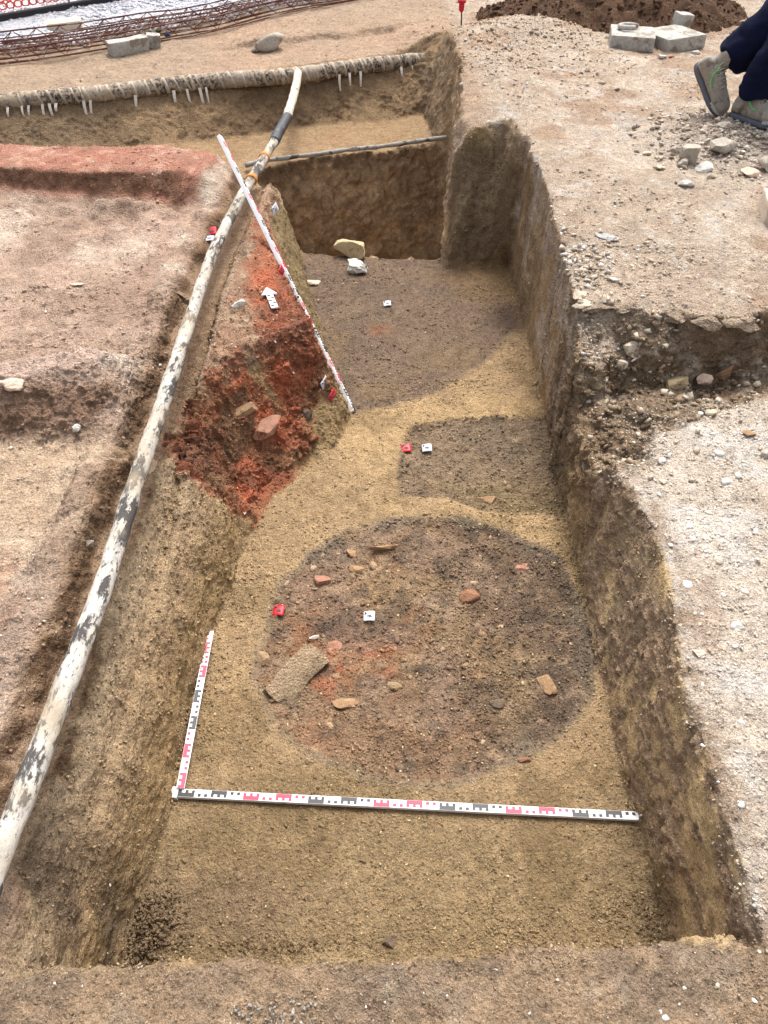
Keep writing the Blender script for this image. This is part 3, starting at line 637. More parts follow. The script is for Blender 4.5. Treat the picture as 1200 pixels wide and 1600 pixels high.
# ------------------------------------------------------------------ service pipe along the trench
def pipe_material():
    m, t, b = new_mat('limewashed_pipe'); b.inputs['Roughness'].default_value = .85
    co = nd(t, 'NewGeometry').outputs['Position']; mp = nd(t, 'Mapping'); mp.inputs['Scale'].default_value = (1.5, .55, 1.5); t.links.new(co, mp.inputs[0])
    def noise(sc, det, v, ro=.65):
        n = nd(t, 'TexNoise'); n.inputs['Scale'].default_value = sc; n.inputs['Detail'].default_value = det; n.inputs['Roughness'].default_value = ro; t.links.new(v, n.inputs['Vector']); return n.outputs[0]
    a = noise(9, 8, mp.outputs[0], .72); bq = noise(30, 6, mp.outputs[0], .7); f = noise(260, 4, co)
    c = mixcol(t, mrange(t, noise(7, 5, co), .4, .62, 0, 1), g(204, 198, 188), g(180, 168, 150))
    c = mixcol(t, mrange(t, bq, .42, .62, 0, .8), c, g(134, 134, 136))
    fl_ = mrange(t, noise(70, 4, mp.outputs[0], .7), .57, .62, 0, .9); c = mixcol(t, fl_, c, g(74, 72, 76))
    c = mixcol(t, mrange(t, f, .35, .7, 0, .5), c, g(205, 196, 180))
    blk = math_(t, 'ADD', a, math_(t, 'MULTIPLY', math_(t, 'SUBTRACT', bq, .5), .55))
    mk = mrange(t, blk, .525, .565, 0, .92)
    c = mixcol(t, mk, c, g(64, 60, 60))
    c = mixcol(t, mrange(t, noise(3.2, 5, co), .46, .6, 0, .75), c, g(166, 150, 128))
    t.links.new(c, b.inputs['Base Color'])
    h = math_(t, 'ADD', math_(t, 'MULTIPLY', bq, .7), math_(t, 'ADD', math_(t, 'MULTIPLY', f, .2), math_(t, 'MULTIPLY', mk, -.35)))
    bp = nd(t, 'Bump'); bp.inputs['Distance'].default_value = .006; t.links.new(h, bp.inputs['Height']); t.links.new(bp.outputs[0], b.inputs['Normal'])
    return m
M_PIPE = pipe_material()
M_PIPE2 = simple('sandy_pipe', g(206, 192, 172), .85, .16, 20, .003, .2, g(110, 104, 100), 16, .60)
M_TAR = simple('black_tape', g(46, 46, 50), .55, .25, 40, .002, .35, g(110, 104, 98), 18, .6)
M_RUSTR = simple('orange_rust', g(198, 132, 78), .9, .25, 40, .002, .15, g(150, 84, 50), 22, .55)
sp = empty('service_pipe', PIPE[6], 'long limewashed pipe with black stains running along the left of the trench', 'pipe')
path = resample(PIPE, .03)
def rough_tube(path, r, n, amp, seed, name, mat, parent):
    mb = MB().tube(path, r, n); co = np.array(mb.v); k = len(path)
    cen = np.repeat(np.array([p[:] for p in path]), n, axis=0); d = co - cen; d /= np.linalg.norm(d, axis=1, keepdims=True)
    mb.v = [tuple(q) for q in co + d * (amp * (fbm(co, 18, 3, seed) + .6 * fbm(co, 60, 2, seed + 4)))[:, None]]
    return mb.build(name, mat, parent, True)
rough_tube(path, .0282, 22, .0032, 301, 'pipe_section', M_PIPE, sp)
J0, J1, J2 = Vector((-0.731, 5.422, 0.585)), Vector((-0.716, 5.652, 0.59)), Vector((-0.69, 5.944, 0.595))
rough_tube(resample([J0, J1, J2], .02), .035, 16, .003, 311, 'black_sleeve', M_TAR, sp)
thin = resample([J2 - (J2 - J1) * .1, (-0.687, 6.343, 0.61), (-0.689, 6.718, 0.62), (-0.707, 7.115, 0.62)], .03)
rough_tube(thin, .032, 16, .003, 313, 'upper_section', M_PIPE2, sp)
def along(px_, py_):   # the point of the pipe's axis nearest to a point
    q = Vector((px_, py_, .585)); i = min(range(len(path)), key=lambda i: (path[i] - q).length); return i
for (a_, b_) in ((-0.76, 5.117), (-0.784, 4.729)):
    i = along(a_, b_); i = max(2, min(len(path) - 3, i)); d = (path[i + 1] - path[i - 1]).normalized()
    rough_tube([path[i] - d * .022, path[i] - d * .018, path[i] + d * .018, path[i] + d * .022], [.0315, .0345, .0345, .0315], 18, .002, 317 + i, 'rust_ring', M_RUSTR, sp)
i = along(*(-0.78, 2.007)); lm = link('mortar_lump', rock_mesh(91, (.045, .09, .028), 7, 3, .25), M_CLOD, sp); lm.location = path[i] + Vector((.032, 0, -.012))

# wrapped water main
def main_material():
    m, t, b = new_mat('wrapped_main'); b.inputs['Roughness'].default_value = .8
    co = nd(t, 'NewGeometry').outputs['Position']; sepx = nd(t, 'SeparateXYZ'); t.links.new(co, sepx.inputs[0])
    def noise(sc, det=5):
        n = nd(t, 'TexNoise'); n.inputs['Scale'].default_value = sc; n.inputs['Detail'].default_value = det; n.inputs['Roughness'].default_value = .65; t.links.new(co, n.inputs['Vector']); return n.outputs[0]
    ax = math_(t, 'ADD', math_(t, 'MULTIPLY', sepx.outputs[0], .93), math_(t, 'ADD', math_(t, 'MULTIPLY', sepx.outputs[1], .37), math_(t, 'ADD', math_(t, 'MULTIPLY', sepx.outputs[2], .35), math_(t, 'MULTIPLY', noise(9, 3), .05))))
    st = math_(t, 'ABSOLUTE', math_(t, 'SINE', math_(t, 'MULTIPLY', ax, 36)))
    c = mixcol(t, mrange(t, noise(6), .4, .6, 0, 1), g(150, 142, 132), g(176, 158, 134))
    dk = math_(t, 'MULTIPLY', mrange(t, noise(4.5), .42, .56, 0, 1), mrange(t, st, .3, .5, .35, 1))
    c = mixcol(t, dk, c, g(62, 60, 62))
    c = mixcol(t, math_(t, 'MULTIPLY', math_(t, 'LESS_THAN', st, .2), mrange(t, noise(3.1), .4, .55, 0, 1)), c, g(196, 186, 172))
    c = mixcol(t, mrange(t, noise(55), .45, .58, 0, .85), c, g(180, 160, 134))
    t.links.new(c, b.inputs['Base Color']); bp = nd(t, 'Bump'); bp.inputs['Distance'].default_value = .006; t.links.new(noise(40), bp.inputs['Height']); t.links.new(bp.outputs[0], b.inputs['Normal'])
    return m
mn = empty('water_main', MAIN[3], 'thick tape wrapped water main crossing at the far end of the dig', 'pipe')
mpath = resample(MAIN, .05)
rough_tube(mpath, .059, 20, .005, 331, 'pipe_section', main_material(), mn)
M_STRAP = simple('dusty_strap', g(214, 204, 190), .6, .12, 60, .0005, .3)
M_STRAP2 = simple('dusty_tape', g(186, 172, 154), .8, .2, 40, .003, .2, g(140, 126, 108), 20, .55)
M_TAR2 = simple('dusty_black_tape', g(92, 88, 86), .8, .25, 40, .003, .2, g(160, 142, 120), 16, .5)
r_ = random.Random(3)
for (x_, y_, z_, ln) in [(*(-2.85, 6.25, 0.56), .06), (*(-2.762, 6.221, 0.55), .07), (*(-2.698, 6.271, 0.55), .08), (*(-2.632, 6.287, 0.55), .12), (*(-2.573, 6.254, 0.55), .09), (*(-2.519, 6.354, 0.55), .05), (*(-2.35, 6.388, 0.55), .15), (*(-2.287, 6.422, 0.55), .18), (*(-1.958, 6.58, 0.55), .17), (*(-1.67, 6.781, 0.55), .11),
                         (*(-1.588, 6.781, 0.55), .14), (*(-1.488, 6.818, 0.55), .17), (*(-1.44, 6.933, 0.55), .12), (*(-0.41, 7.254, 0.56), .12), (*(-0.316, 7.339, 0.56), .09), (*(-0.213, 7.361, 0.56), .11), (*(0.139, 7.536, 0.56), .09), (*(0.239, 7.514, 0.56), .14), (*(0.343, 7.627, 0.56), .11)]:
    # hang it from the front underside of the pipe
    i = min(range(len(mpath)), key=lambda i: abs(mpath[i].x - x_)); top = mpath[i] + Vector((.02, -.063, -.022))
    a = r_.uniform(-.12, .25); b_ = r_.uniform(-.1, .1)
    pts = [top + Vector((a * ln * k / 4 + b_ * ln * (k / 4) ** 2, -.03 * k / 4 - .012 * math.sin(k * .8), -ln * k / 4)) for k in range(5)]
    mb = MB(); w = r_.uniform(.008, .013)
    for k, p in enumerate(pts):
        ww = w * (1 - .35 * k / 4); mb.v += [tuple(p + Vector((-ww, 0, 0))), tuple(p + Vector((ww, 0, 0))), tuple(p + Vector((ww, .004, 0))), tuple(p + Vector((-ww, .004, 0)))]
    for k in range(4):
        for j in range(4): mb.f.append((k * 4 + j, k * 4 + (j + 1) % 4, k * 4 + 4 + (j + 1) % 4, k * 4 + 4 + j))
    mb.f += [(3, 2, 1, 0), (16, 17, 18, 19)]
    mb.build('strap_tail', M_STRAP, mn)
for k in range(34):   # pale turns of tape round the pipe
    i = int(4 + k * (len(mpath) - 9) / 34 + r_.uniform(0, 1.5)); q = mpath[i]; d = (mpath[i + 1] - mpath[i - 1]).normalized() + Vector((0, 0, .25))
    if r_.random() < .55: continue
    dd = d.normalized() * r_.uniform(.008, .017)
    rough_tube([q - dd * 1.1, q - dd, q + dd, q + dd * 1.1], [.057, .0622, .0622, .057], 20, .0025, 340 + k, 'tape_band', M_STRAP2 if r_.random() < .7 else M_TAR2, mn)

# grey cable duct on the edge of the deep pit
cd = [(-1.013, 5.871, 0.295), (-0.903, 5.968, 0.295), (-0.718, 6.033, 0.297), (-0.484, 6.117, 0.298), (-0.245, 6.22, 0.298), (0, 6.29, 0.3), (0.249, 6.365, 0.31), (0.49, 6.408, 0.33)]
o = rough_tube(resample([Vector(q) - Vector((0, 0, .006)) for q in cd], .03), .0155, 12, .004, 351, 'cable_duct', simple('grey_duct', g(160, 154, 144), .85, .25, 40, .005, .2, g(84, 82, 82), 9, .54, local=False), None)
tag(o, 'thin grey dusty duct lying along the top edge of the deep pit', 'pipe')

# ------------------------------------------------------------------ scale bars and levelling staff
def rod(name, a, b, normal, w, th, label, cat, n_dm, start_black=True, group=None, ends=False):
    a, b = Vector(a), Vector(b); d = (b - a); L = d.length; d.normalize(); n = Vector(normal); n = (n - d * n.dot(d)).normalized(); s = n.cross(d)
    M = Matrix((d, s, n)).transposed()
    root = empty(name, a, label, cat, group)
    def put(mb, x0, x1, y0, y1, z): mb.add([a + M @ Vector(q) for q in ((x0, y0, z), (x1, y0, z), (x1, y1, z), (x0, y1, z))], [(0, 1, 2, 3)])
    body = MB(); body.box(a + d * L / 2, (L, w, th), M); ob = body.build('rod', M_WHITEP, root)
    bv = ob.modifiers.new('b', 'BEVEL'); bv.width = .0012; bv.segments = 2
    u = L / n_dm; cm = u / 10; z = th / 2 + .0006; h = w / 2 - .0012
    for k in range(n_dm):
        black = ((k // 2) % 2 == 0) == start_black; mb = MB(); x = k * u; flip = 1 if k % 2 else -1
        q = lambda x0, x1, y0, y1: put(mb, x + x0 * cm, x + x1 * cm, min(flip * y0, flip * y1), max(flip * y0, flip * y1), z)
        q(0.05, 4.95, -h * .05, h)                                    # spine of the E
        for c_ in (0, 2, 4): q(c_ + .05, c_ + .95, -h * .8, -h * .05)    # its teeth
        for c_ in (6, 8): q(c_, c_ + 1, h * .05, h * .85)              # the single centimetres
        mb.build('graduation', M_BLACKP if black else M_REDP, root)
    return root, M, d, s, n
A0 = Vector((-0.622, 1.141, 0.003)); A1 = Vector((0.755, 1.068, 0.041)); A0.z = A1.z = .016
rt, M_, d_, s_, n_ = rod('scale_bar', A0, A1, (0, 0, 1), .026, .012, 'white scale bar with red and black marks laid across the trench floor', 'scale bar', 14, True)
B0 = Vector((-0.618, 1.151, 0.004)); B1 = Vector((-0.626, 1.75, 0.009)); B0.z = .026; B1.z = max(.012, B1.z + .022)
rod('scale_bar', B0, B1, (.12, 0, 1), .025, .010, 'shorter scale bar pointing away along the foot of the left slope', 'scale bar', 6, False)
for (c0, col_) in ((A0 - d_ * .012, M_WHITEP),):
    e = MB().box(c0, (.02, .034, .018), M_).build('end_cap', col_, rt)
S0 = Vector((-0.163, 3.169, -0.007)) + Vector((.01, -.01, .008)); S1 = Vector((-0.891, 4.441, 0.91))
rod('levelling_staff', S0, S1, (.92, -.30, .25), .030, .020, 'long red and white measuring staff leaning from trench floor across the pipe', 'levelling staff', 20, True)

# north arrow on the reddened mound
NA = Vector((-0.498, 3.214, 0.523)); NB = Vector((-0.566, 3.457, 0.502)); up = Vector((.1, -.35, .93)).normalized()
dn = (NB - NA).normalized(); L = (NB - NA).length; L = max(L, .12); up = (up - dn * up.dot(dn)).normalized(); sn = up.cross(dn)
ar = empty('north_arrow', NA, 'small white north arrow with black divisions lying on the red mound', 'north arrow')
MA = Matrix((dn, sn, up)).transposed(); OA = NA + up * .014
def prism(poly, z0, z1, M, O):
    k = len(poly); v = [O + M @ Vector((x, y, z)) for z in (z0, z1) for x, y in poly]
    return MB().add(v, [tuple(range(k - 1, -1, -1)), tuple(range(k, 2 * k))] + [(j, (j + 1) % k, k + (j + 1) % k, k + j) for j in range(k)])
w = .016
prism([(0, -w), (L * .66, -w), (L * .64, -w * 2.4), (L, 0), (L * .64, w * 2.4), (L * .66, w), (0, w)], -.002, .004, MA, OA).build('plate', M_WHITEP, ar)
for k in range(5):
    prism([(L * (.06 + .12 * k), -w * .9 if k % 2 else -w * .1), (L * (.12 + .12 * k), -w * .9 if k % 2 else -w * .1), (L * (.12 + .12 * k), -w * .05 if k % 2 else w * .8), (L * (.06 + .12 * k), -w * .05 if k % 2 else w * .8)], .0042, .0048, MA, OA).build('division', M_BLACKP, ar)

# find tags
def tag_card(loc, up, rot, size, mat, label, group=None):
    loc = Vector(loc); up = Vector(up).normalized(); f = Vector((math.cos(rot), math.sin(rot), 0)); f = (f - up * f.dot(up)).normalized(); s = up.cross(f); M = Matrix((f, s, up)).transposed(); O = loc + up * .013
    root = empty('find_tag', loc, label, 'tag', group)
    v = []; n = 5; mb = MB()
    for j in range(n + 1):
        for i_ in range(n + 1):
            x, y = (i_ / n - .5) * size[0], (j / n - .5) * size[1]
            v.append(O + M @ Vector((x, y, .004 * math.sin(3 * x / size[0] + 1) + .003 * y / size[1])))
    b0 = len(v); v2 = v + [q - up * .0015 for q in v]
    f_ = [(j * (n + 1) + i_, j * (n + 1) + i_ + 1, (j + 1) * (n + 1) + i_ + 1, (j + 1) * (n + 1) + i_) for j in range(n) for i_ in range(n)]
    fb = [tuple(q + b0 for q in reversed(t)) for t in f_]
    rim = list(range(n + 1)) + [(n + 1) * j + n for j in range(1, n + 1)] + [(n + 1) * n + i_ for i_ in range(n - 1, -1, -1)] + [(n + 1) * j for j in range(n - 1, 0, -1)]
    fs = [(rim[k], rim[k] + b0, rim[(k + 1) % len(rim)] + b0, rim[(k + 1) % len(rim)]) for k in range(len(rim))]
    mb.add(v2, f_ + fb + fs); mb.build('card', mat, root, True)
    c = O + M @ Vector((-size[0] * .32, size[1] * .28, .005))
    MB().tube([c - up * .03, c + up * .001, c + up * .002], [.002, .0036, .002], 8).build('nail', M_INK, root)
    ink = MB(); zz = .0065
    for (x0, x1, y0, y1) in ((-.22, .18, -.02, .03), (-.10, .25, -.14, -.10), (-.2, -.16, -.3, -.1), (.05, .09, -.3, -.2)):
        ink.box(O + M @ Vector(((x0 + x1) / 2 * size[0], (y0 + y1) / 2 * size[1], zz - .001)), ((x1 - x0) * size[0], (y1 - y0) * size[1], .0016), M)
    ink.build('writing', M_INK, root)
TG = 'red and white find tags'
tag_card((0.103, 2.878, -0.019), (0, -.15, 1), .1, (.052, .048), M_RED, 'red tag at the left edge of the rectangular dark patch', TG)
tag_card((0.203, 2.88, -0.02), (0, -.1, 1), .02, (.046, .046), M_TAGW, 'white tag on the rectangular dark patch, beside the red one', TG)
tag_card((-0.395, 1.876, -0.012), (0, -.05, 1), -.12, (.042, .046), M_RED, 'red tag at the left rim of the round dark pit', TG)
tag_card((-0.055, 1.848, -0.012), (0, -.05, 1), -.03, (.042, .042), M_TAGW, 'white tag on the brown fill of the round dark pit', TG)
tag_card((-0.943, 4.149, 0.499), (-.1, -.45, .9), .1, (.055, .05), M_RED, 'red tag left of the pipe on the dug platform edge', TG)
tag_card((-0.941, 4.05, 0.497), (0, -.15, 1), .1, (.050, .04), M_TAGW, 'white tag below the red one left of the pipe', TG)
tag_card((-0.292, 3.076, 0.227), (.92, -.35, .25), 1.9, (.06, .042), M_TAGW, 'white tag pinned to the wall right below the red mound', TG)
tag_card((-0.255, 3.056, 0.172), (.92, -.35, .25), 1.9, (.06, .042), M_RED, 'red tag pinned to the wall at the foot of the mound', TG)
tag_card((-0.666, 4.637, 0.441), (.9, -.3, .3), 1.8, (.07, .05), M_TAGW, 'white tag pinned to the bank near the deep pit', TG)
tag_card((0.019, 4.231, 0.023), (0, -.1, 1), .1, (.045, .045), M_TAGW, 'white tag alone on the dark fill beyond the yellow floor', TG)
tag_card((-0.532, 3.696, 0.489), (.9, -.3, .35), 1.9, (.05, .04), M_RED, 'red tag on the upper edge of the red mound', TG)

# red capped survey stake
SK = Vector((0.675, 7.8, 0.823)); st = empty('survey_stake', SK, 'survey stake with red plastic cap on the spoil at the back', 'stake')
MB().tube([SK - Vector((0, 0, .08)), SK + Vector((-.004, 0, .08)), SK + Vector((-.008, 0, .13))], .006, 8).build('spike', M_STEEL, st, True)
cp = SK + Vector((-.008, 0, .10))
MB().tube([cp, cp + Vector((0, 0, .012)), cp + Vector((0, 0, .058)), cp + Vector((0, 0, .068))], [.012, .022, .025, .020], 14).build('collar', M_RED, st, True)
MB().tube([cp + Vector((0, 0, .066)), cp + Vector((0, 0, .070)), cp + Vector((0, 0, .084)), cp + Vector((0, 0, .096)), cp + Vector((0, 0, .100))], [.030, .037, .038, .031, .012], 16).build('cap', M_RED, st, True)

# ------------------------------------------------------------------ stones, blocks, bricks
rock('boulder', (-0.216, 4.897, 0.029), (.235, .14, .13), 'smooth ochre boulder on the brink of the deep pit', M_OCHRE, seed=3, rot=(0, .06, -.25), facets=6, rough=.09, sink=.08)
rock('lime_lump', (-0.168, 4.655, 0.031), (.14, .12, .11), 'crumbly white lime lump in front of the ochre boulder', M_WHITE, seed=5, facets=8, rough=.22, sink=.12)
rock('stone', (-0.441, 4.512, 0.026), (.10, .085, .035), 'flat white stone on the dark fill beside the leaning staff', M_PINKW, seed=8, rot=(.1, .1, .5), sink=.3)
rock('stone', (-0.676, 3.282, 0.513), (.068, .058, .045), 'white knobbly stone on the mound between pipe and north arrow', M_WHITE, seed=9, rough=.2, sink=.3)
PS = 'stones and sherds in the round pit'
sl = block('stone', (-0.315, 1.589, -0.011), (.105, .23, .10), 'long pale slab of stone slanting at the left side of the round pit', EARTH, (.10, .50, -.58), 12, 'stone', rough=.02, chip=.09)
sl.location.z -= .055
q = np.array([v.co[:] for v in sl.data.vertices]); set_col(sl.data, LC(176, 152, 122)[None] * (1 + .22 * fbm(q + 3, 16, 4, 421) + .10 * sstep(.0, -.05, q[:, 0]))[:, None])
rock('stone', (-0.427, 1.658, -0.008), (.05, .06, .03), 'small dusty stone at the left rim of the round pit', M_SLAB, seed=13, rot=(0, .3, .6), sink=.4)
rock('sherd', (-0.109, 2.092, -0.014), (.066, .05, .03), 'buff brick piece below the upper left sherds in the round pit', M_BUFF, cat='sherd', seed=14, rot=(.1, -.15, -.2), facets=14, rough=.04, sink=.3)
rock('sherd', (-0.127, 2.182, -0.016), (.06, .04, .03), 'brown brick piece near the top left rim of the round pit', M_BUFF, cat='sherd', seed=15, rot=(.1, .1, -.5), facets=14, rough=.04, sink=.35)
rock('sherd', (0, 2.197, 0.002), (.12, .022, .045), 'thin tile on edge near the top of the round pit', M_BUFF, cat='sherd', seed=16, rot=(.3, 0, .12), facets=12, rough=.04, sink=.35)
rock('sherd', (0.331, 1.951, -0.007), (.088, .06, .035), 'red brick fragment in the upper right of the round pit', M_BRICK, cat='sherd', seed=17, rot=(.1, 0, .2), facets=9, rough=.05, sink=.4)
rock('stone', (-0.243, 2.034, -0.011), (.075, .065, .05), 'reddish stone near the red tag in the round pit', M_PINK, seed=18, sink=.5)
rock('stone', (-0.124, 1.48, -0.015), (.105, .05, .03), 'flat buff stone in the lower left of the round pit', M_BUFF, seed=19, sink=.45)
rock('stone', (0.044, 1.55, -0.017), (.07, .045, .03), 'small dusty stone at the middle of the round pit', M_SLAB, seed=20, sink=.5)
rock('stone', (0.556, 1.557, -0.012), (.06, .11, .05), 'curved brown stone half buried at the right of the round pit', M_BUFF, seed=21, rot=(0, 0, .5), sink=.5)
rock('stone', (0.386, 1.482, -0.015), (.06, .05, .04), 'dark clod in the lower right of the round pit', M_CLOD, seed=22, sink=.5)
rock('bone', (-0.252, 1.754, -0.011), (.042, .018, .016), 'pale bone splinter left of centre in the round pit', M_BONE, cat='bone', seed=23, rot=(0, 0, .5), sink=.2)
rock('sherd', (-0.181, 1.722, -0.018), (.06, .045, .02), 'pink sherd beside the bone splinter in the round pit', M_PINK, cat='sherd', seed=24, sink=.4)
rock('sherd', (0.441, 1.258, 0.003), (.045, .02, .018), 'orange brick chip at the bottom right rim of the round pit', M_BRICK, cat='sherd', seed=25, sink=.3)
rock('stone', (0.561, 2.104, -0.012), (.09, .06, .03), 'flat purplish stone flush with the upper right of the round pit', M_PINK, seed=26, sink=.62)
rock('stone', (0.448, 2.513, -0.014), (.11, .05, .035), 'buff stone at the lower edge of the rectangular patch', M_BUFF, seed=27, sink=.5)
rock('stone', (0.014, 0.732, 0.001), (.042, .035, .025), 'dark clod at the foot of the front lip', M_CLOD, seed=28, sink=.3)
rock('stone', (-0.515, 2.747, 0.194), (.085, .17, .07), 'pink burnt stone lying in the face of the red mound', M_PINK, seed=31, rot=(.1, .3, -.75), facets=9, rough=.06, sink=.35)
rock('stone', (-0.593, 2.74, 0.308), (.06, .16, .05), 'long brown stone above the pink one in the red mound', M_BUFF, seed=32, rot=(.1, .3, -.9), facets=9, rough=.08, sink=.45)
rock('stone', (-0.356, 2.923, 0.145), (.055, .05, .06), 'grey stone stuck in the side of the red mound', M_CLOD, seed=33, sink=.5)
# back of the site
rock('boulder', (-0.99, 7.723, 0.653), (.31, .15, .15), 'long smooth grey boulder on the bank behind the water main', M_GREYST, seed=41, rot=(0, -.12, .45), facets=3, rough=.05, sink=.12)
rock('stone', (-1.129, 7.658, 0.647), (.075, .06, .05), 'small stone at the left end of the long grey boulder', M_GREYST, seed=42, sink=.2)
kb = block('kerb_stone', (-2.213, 7.616, 0.656), (.34, .12, .11), 'broken grey kerb stone lying on the bank', M_CONC, (.05, -.05, .55), 43, 'kerb stone', rough=.012, chip=.05)
block('kerb_stone', (-2.021, 7.75, 0.677), (.12, .10, .10), 'short stub of kerb stone next to the broken one', M_CONC, (.05, .1, .2), 44, 'kerb stone', rough=.01, chip=.05)
block('paving_block', (-2.92, 8.192, 0.702), (.30, .13, .10), 'pale pinkish block lying on the white gravel by the rebar', M_PALEB, (.12, -.06, .22), 45, 'block', rough=.006)
b1 = block('concrete_block', (1.933, 6.922, 0.856), (.33, .42, .095), 'flat concrete block with a broken ring piece on it', M_CONC, (0, .03, -.20), 46, rough=.003)
block('concrete_block', (2.258, 6.944, 0.847), (.33, .40, .095), 'flat concrete block tilted against its neighbour by the heap', M_CONC, (.0, -.06, .30), 47, rough=.003)
block('concrete_block', (2.393, 7.214, 0.852), (.13, .10, .17), 'small grey concrete block behind the two flat ones', M_CONC, (.1, .1, .3), 48, rough=.005)
o = block('concrete_block', (1.918, 3.723, 0.751), (.17, .24, .10), 'concrete block cut by the right edge of the view', M_PALEB, (0, .03, -.25), 49, rough=.004)
ringc = Vector(b1.location) + Vector((-.03, .03, .055))
MB().tube([ringc + Vector((.07 * math.cos(a), .06 * math.sin(a), .018)) for a in np.linspace(.2, 5.2, 18)], .018, 8).build('ring_piece', M_CONC, None, True)
tag(bpy.data.objects['ring_piece'], 'broken concrete ring piece resting on a flat block', 'concrete piece')
rock('stone', (2.114, 7.515, 0.842), (.09, .06, .05), 'white stone on the flat block beside the ring piece', M_WHITE, seed=50, sink=.1)
RB = 'rubble stones beside the boots'
for k, (loc, dm, mt, lb, ro_) in enumerate([
        ((1.672, 4.403, 0.8), (.12, .14, .15), M_GREYST, 'tall grey stone standing at the left of the rubble', (.2, .2, .4)),
        ((1.848, 4.481, 0.822), (.20, .13, .10), M_GREYST, 'broad grey stone in the middle of the rubble', (.1, .1, .3)),
        ((1.724, 4.277, 0.788), (.13, .09, .06), M_WHITE, 'white wedge stone in front of the rubble', (.1, 0, .1)),
        ((1.948, 4.257, 0.775), (.13, .12, .045), M_PINKW, 'flat pinkish slab at the right of the rubble', (.12, .05, .5)),
        ((2.064, 4.31, 0.784), (.10, .09, .08), M_GREYST, 'grey stone at the right edge beyond the pinkish slab', (.1, 0, .3)),
        ((1.559, 4.078, 0.778), (.10, .06, .04), M_WHITE, 'low white stone at the lower left of the rubble', (0, 0, .2)),
        ((1.98, 4.807, 0.854), (.09, .07, .035), M_GREYST, 'round grey stone between the boots and the rubble', (0, 0, .2)),
        ((1.62, 4.346, 0.788), (.08, .06, .05), M_GREYST, 'small stone leaning at the foot of the tall one', (.2, 0, 1.2)),
        ((1.633, 4.524, 0.795), (.08, .05, .05), M_GREYST, 'small grey stone left of the tall one', (.2, 0, .4)),
        ((1.525, 4.456, 0.783), (.05, .045, .03), M_LIME, 'pale chip at the far left of the rubble', (0, 0, .8)),
        ((1.982, 4.47, 0.812), (.06, .03, .025), M_WHITE, 'narrow white chip right of the broad stone', (0, .3, .9)),
        ((1.941, 4.027, 0.77), (.07, .05, .04), M_PINKW, 'pinkish chip beside the block at the right edge', (0, 0, .6)),
        ((1.482, 4.296, 0.788), (.07, .06, .03), M_LIME, 'flat pale chip below left of the rubble', (0, 0, .1)),
        ((1.723, 4.161, 0.785), (.06, .04, .035), M_LIME, 'pale chip under the white wedge stone', (0, 0, .3)),
        ((1.483, 4.543, 0.782), (.06, .05, .03), M_LIME, 'pale chip left of all the rubble', (0, 0, .3))]):
    rock('rubble_stone', loc, dm, lb, mt, group=RB, seed=60 + k, rot=ro_, facets=12, rough=.08, sink=.22)
rock('stone', (2.374, 6.686, 0.838), (.075, .05, .03), 'white stone on the ground left of the raised boot', M_WHITE, seed=81, sink=.2)
rock('stone', (2.075, 6.52, 0.843), (.075, .05, .03), 'white stone lying in front of the tilted block', M_WHITE, seed=82, sink=.2)
rock('stone', (2.146, 6.551, 0.841), (.07, .05, .03), 'pink stone lying in front of the tilted block', M_PINK, seed=83, sink=.3)
rock('grey_flake', (1.038, 3.5, 0.744), (.115, .06, .012), 'grey cracked flake lying flat on the pale upper ground', M_SHEET, cat='flake', seed=84, rot=(.05, .05, -.35), facets=4, rough=.05, sink=.1)
rock('tile_fragment', (1.444, 2.788, 0.432), (.085, .03, .11), 'brown tile fragment standing in the hollow under the broken edge', M_BUFF, cat='tile', seed=85, rot=(.2, .35, .35), facets=14, rough=.03, sink=.25)
rock('stone', (1.567, 2.736, 0.431), (.055, .03, .03), 'pale chip in the hollow near the right edge', M_LIME, seed=86, rot=(0, .3, .4), sink=.2)
rock('stone', (1.356, 2.77, 0.425), (.07, .06, .06), 'pinkish stone in the hollow left of the tile fragment', M_PINKW, seed=87, sink=.2)
rock('stone', (1.041, 2.822, 0.557), (.085, .07, .10), 'pale lump in the broken edge above the corner', M_LIME, seed=88, sink=.5)
rock('stone', (0.992, 2.773, 0.511), (.05, .04, .05), 'pale chip stuck in the broken corner', M_LIME, seed=89, sink=.4)
rock('stone', (1.236, 2.771, 0.418), (.11, .08, .07), 'rough tan lump at the bottom of the hollow', M_OCHRE, seed=90, sink=.35)
rock('flat_stone', (0.833, 2.941, 0.687), (.10, .07, .03), 'pale flaking stone at the corner of the upper ground', M_LIME, seed=92, rot=(.1, .1, -.3), facets=12, rough=.06, sink=.3)
rock('flat_stone', (0.823, 3.004, 0.705), (.08, .06, .025), 'pale flake behind the corner stone', M_LIME, seed=93, rot=(.1, 0, .3), facets=12, rough=.06, sink=.3)
for k, (x_, y_, dm, lb, rz) in enumerate([(0,0,0,0,0)][:0]): pass
CR = 'pieces of broken crust along the upper edge'
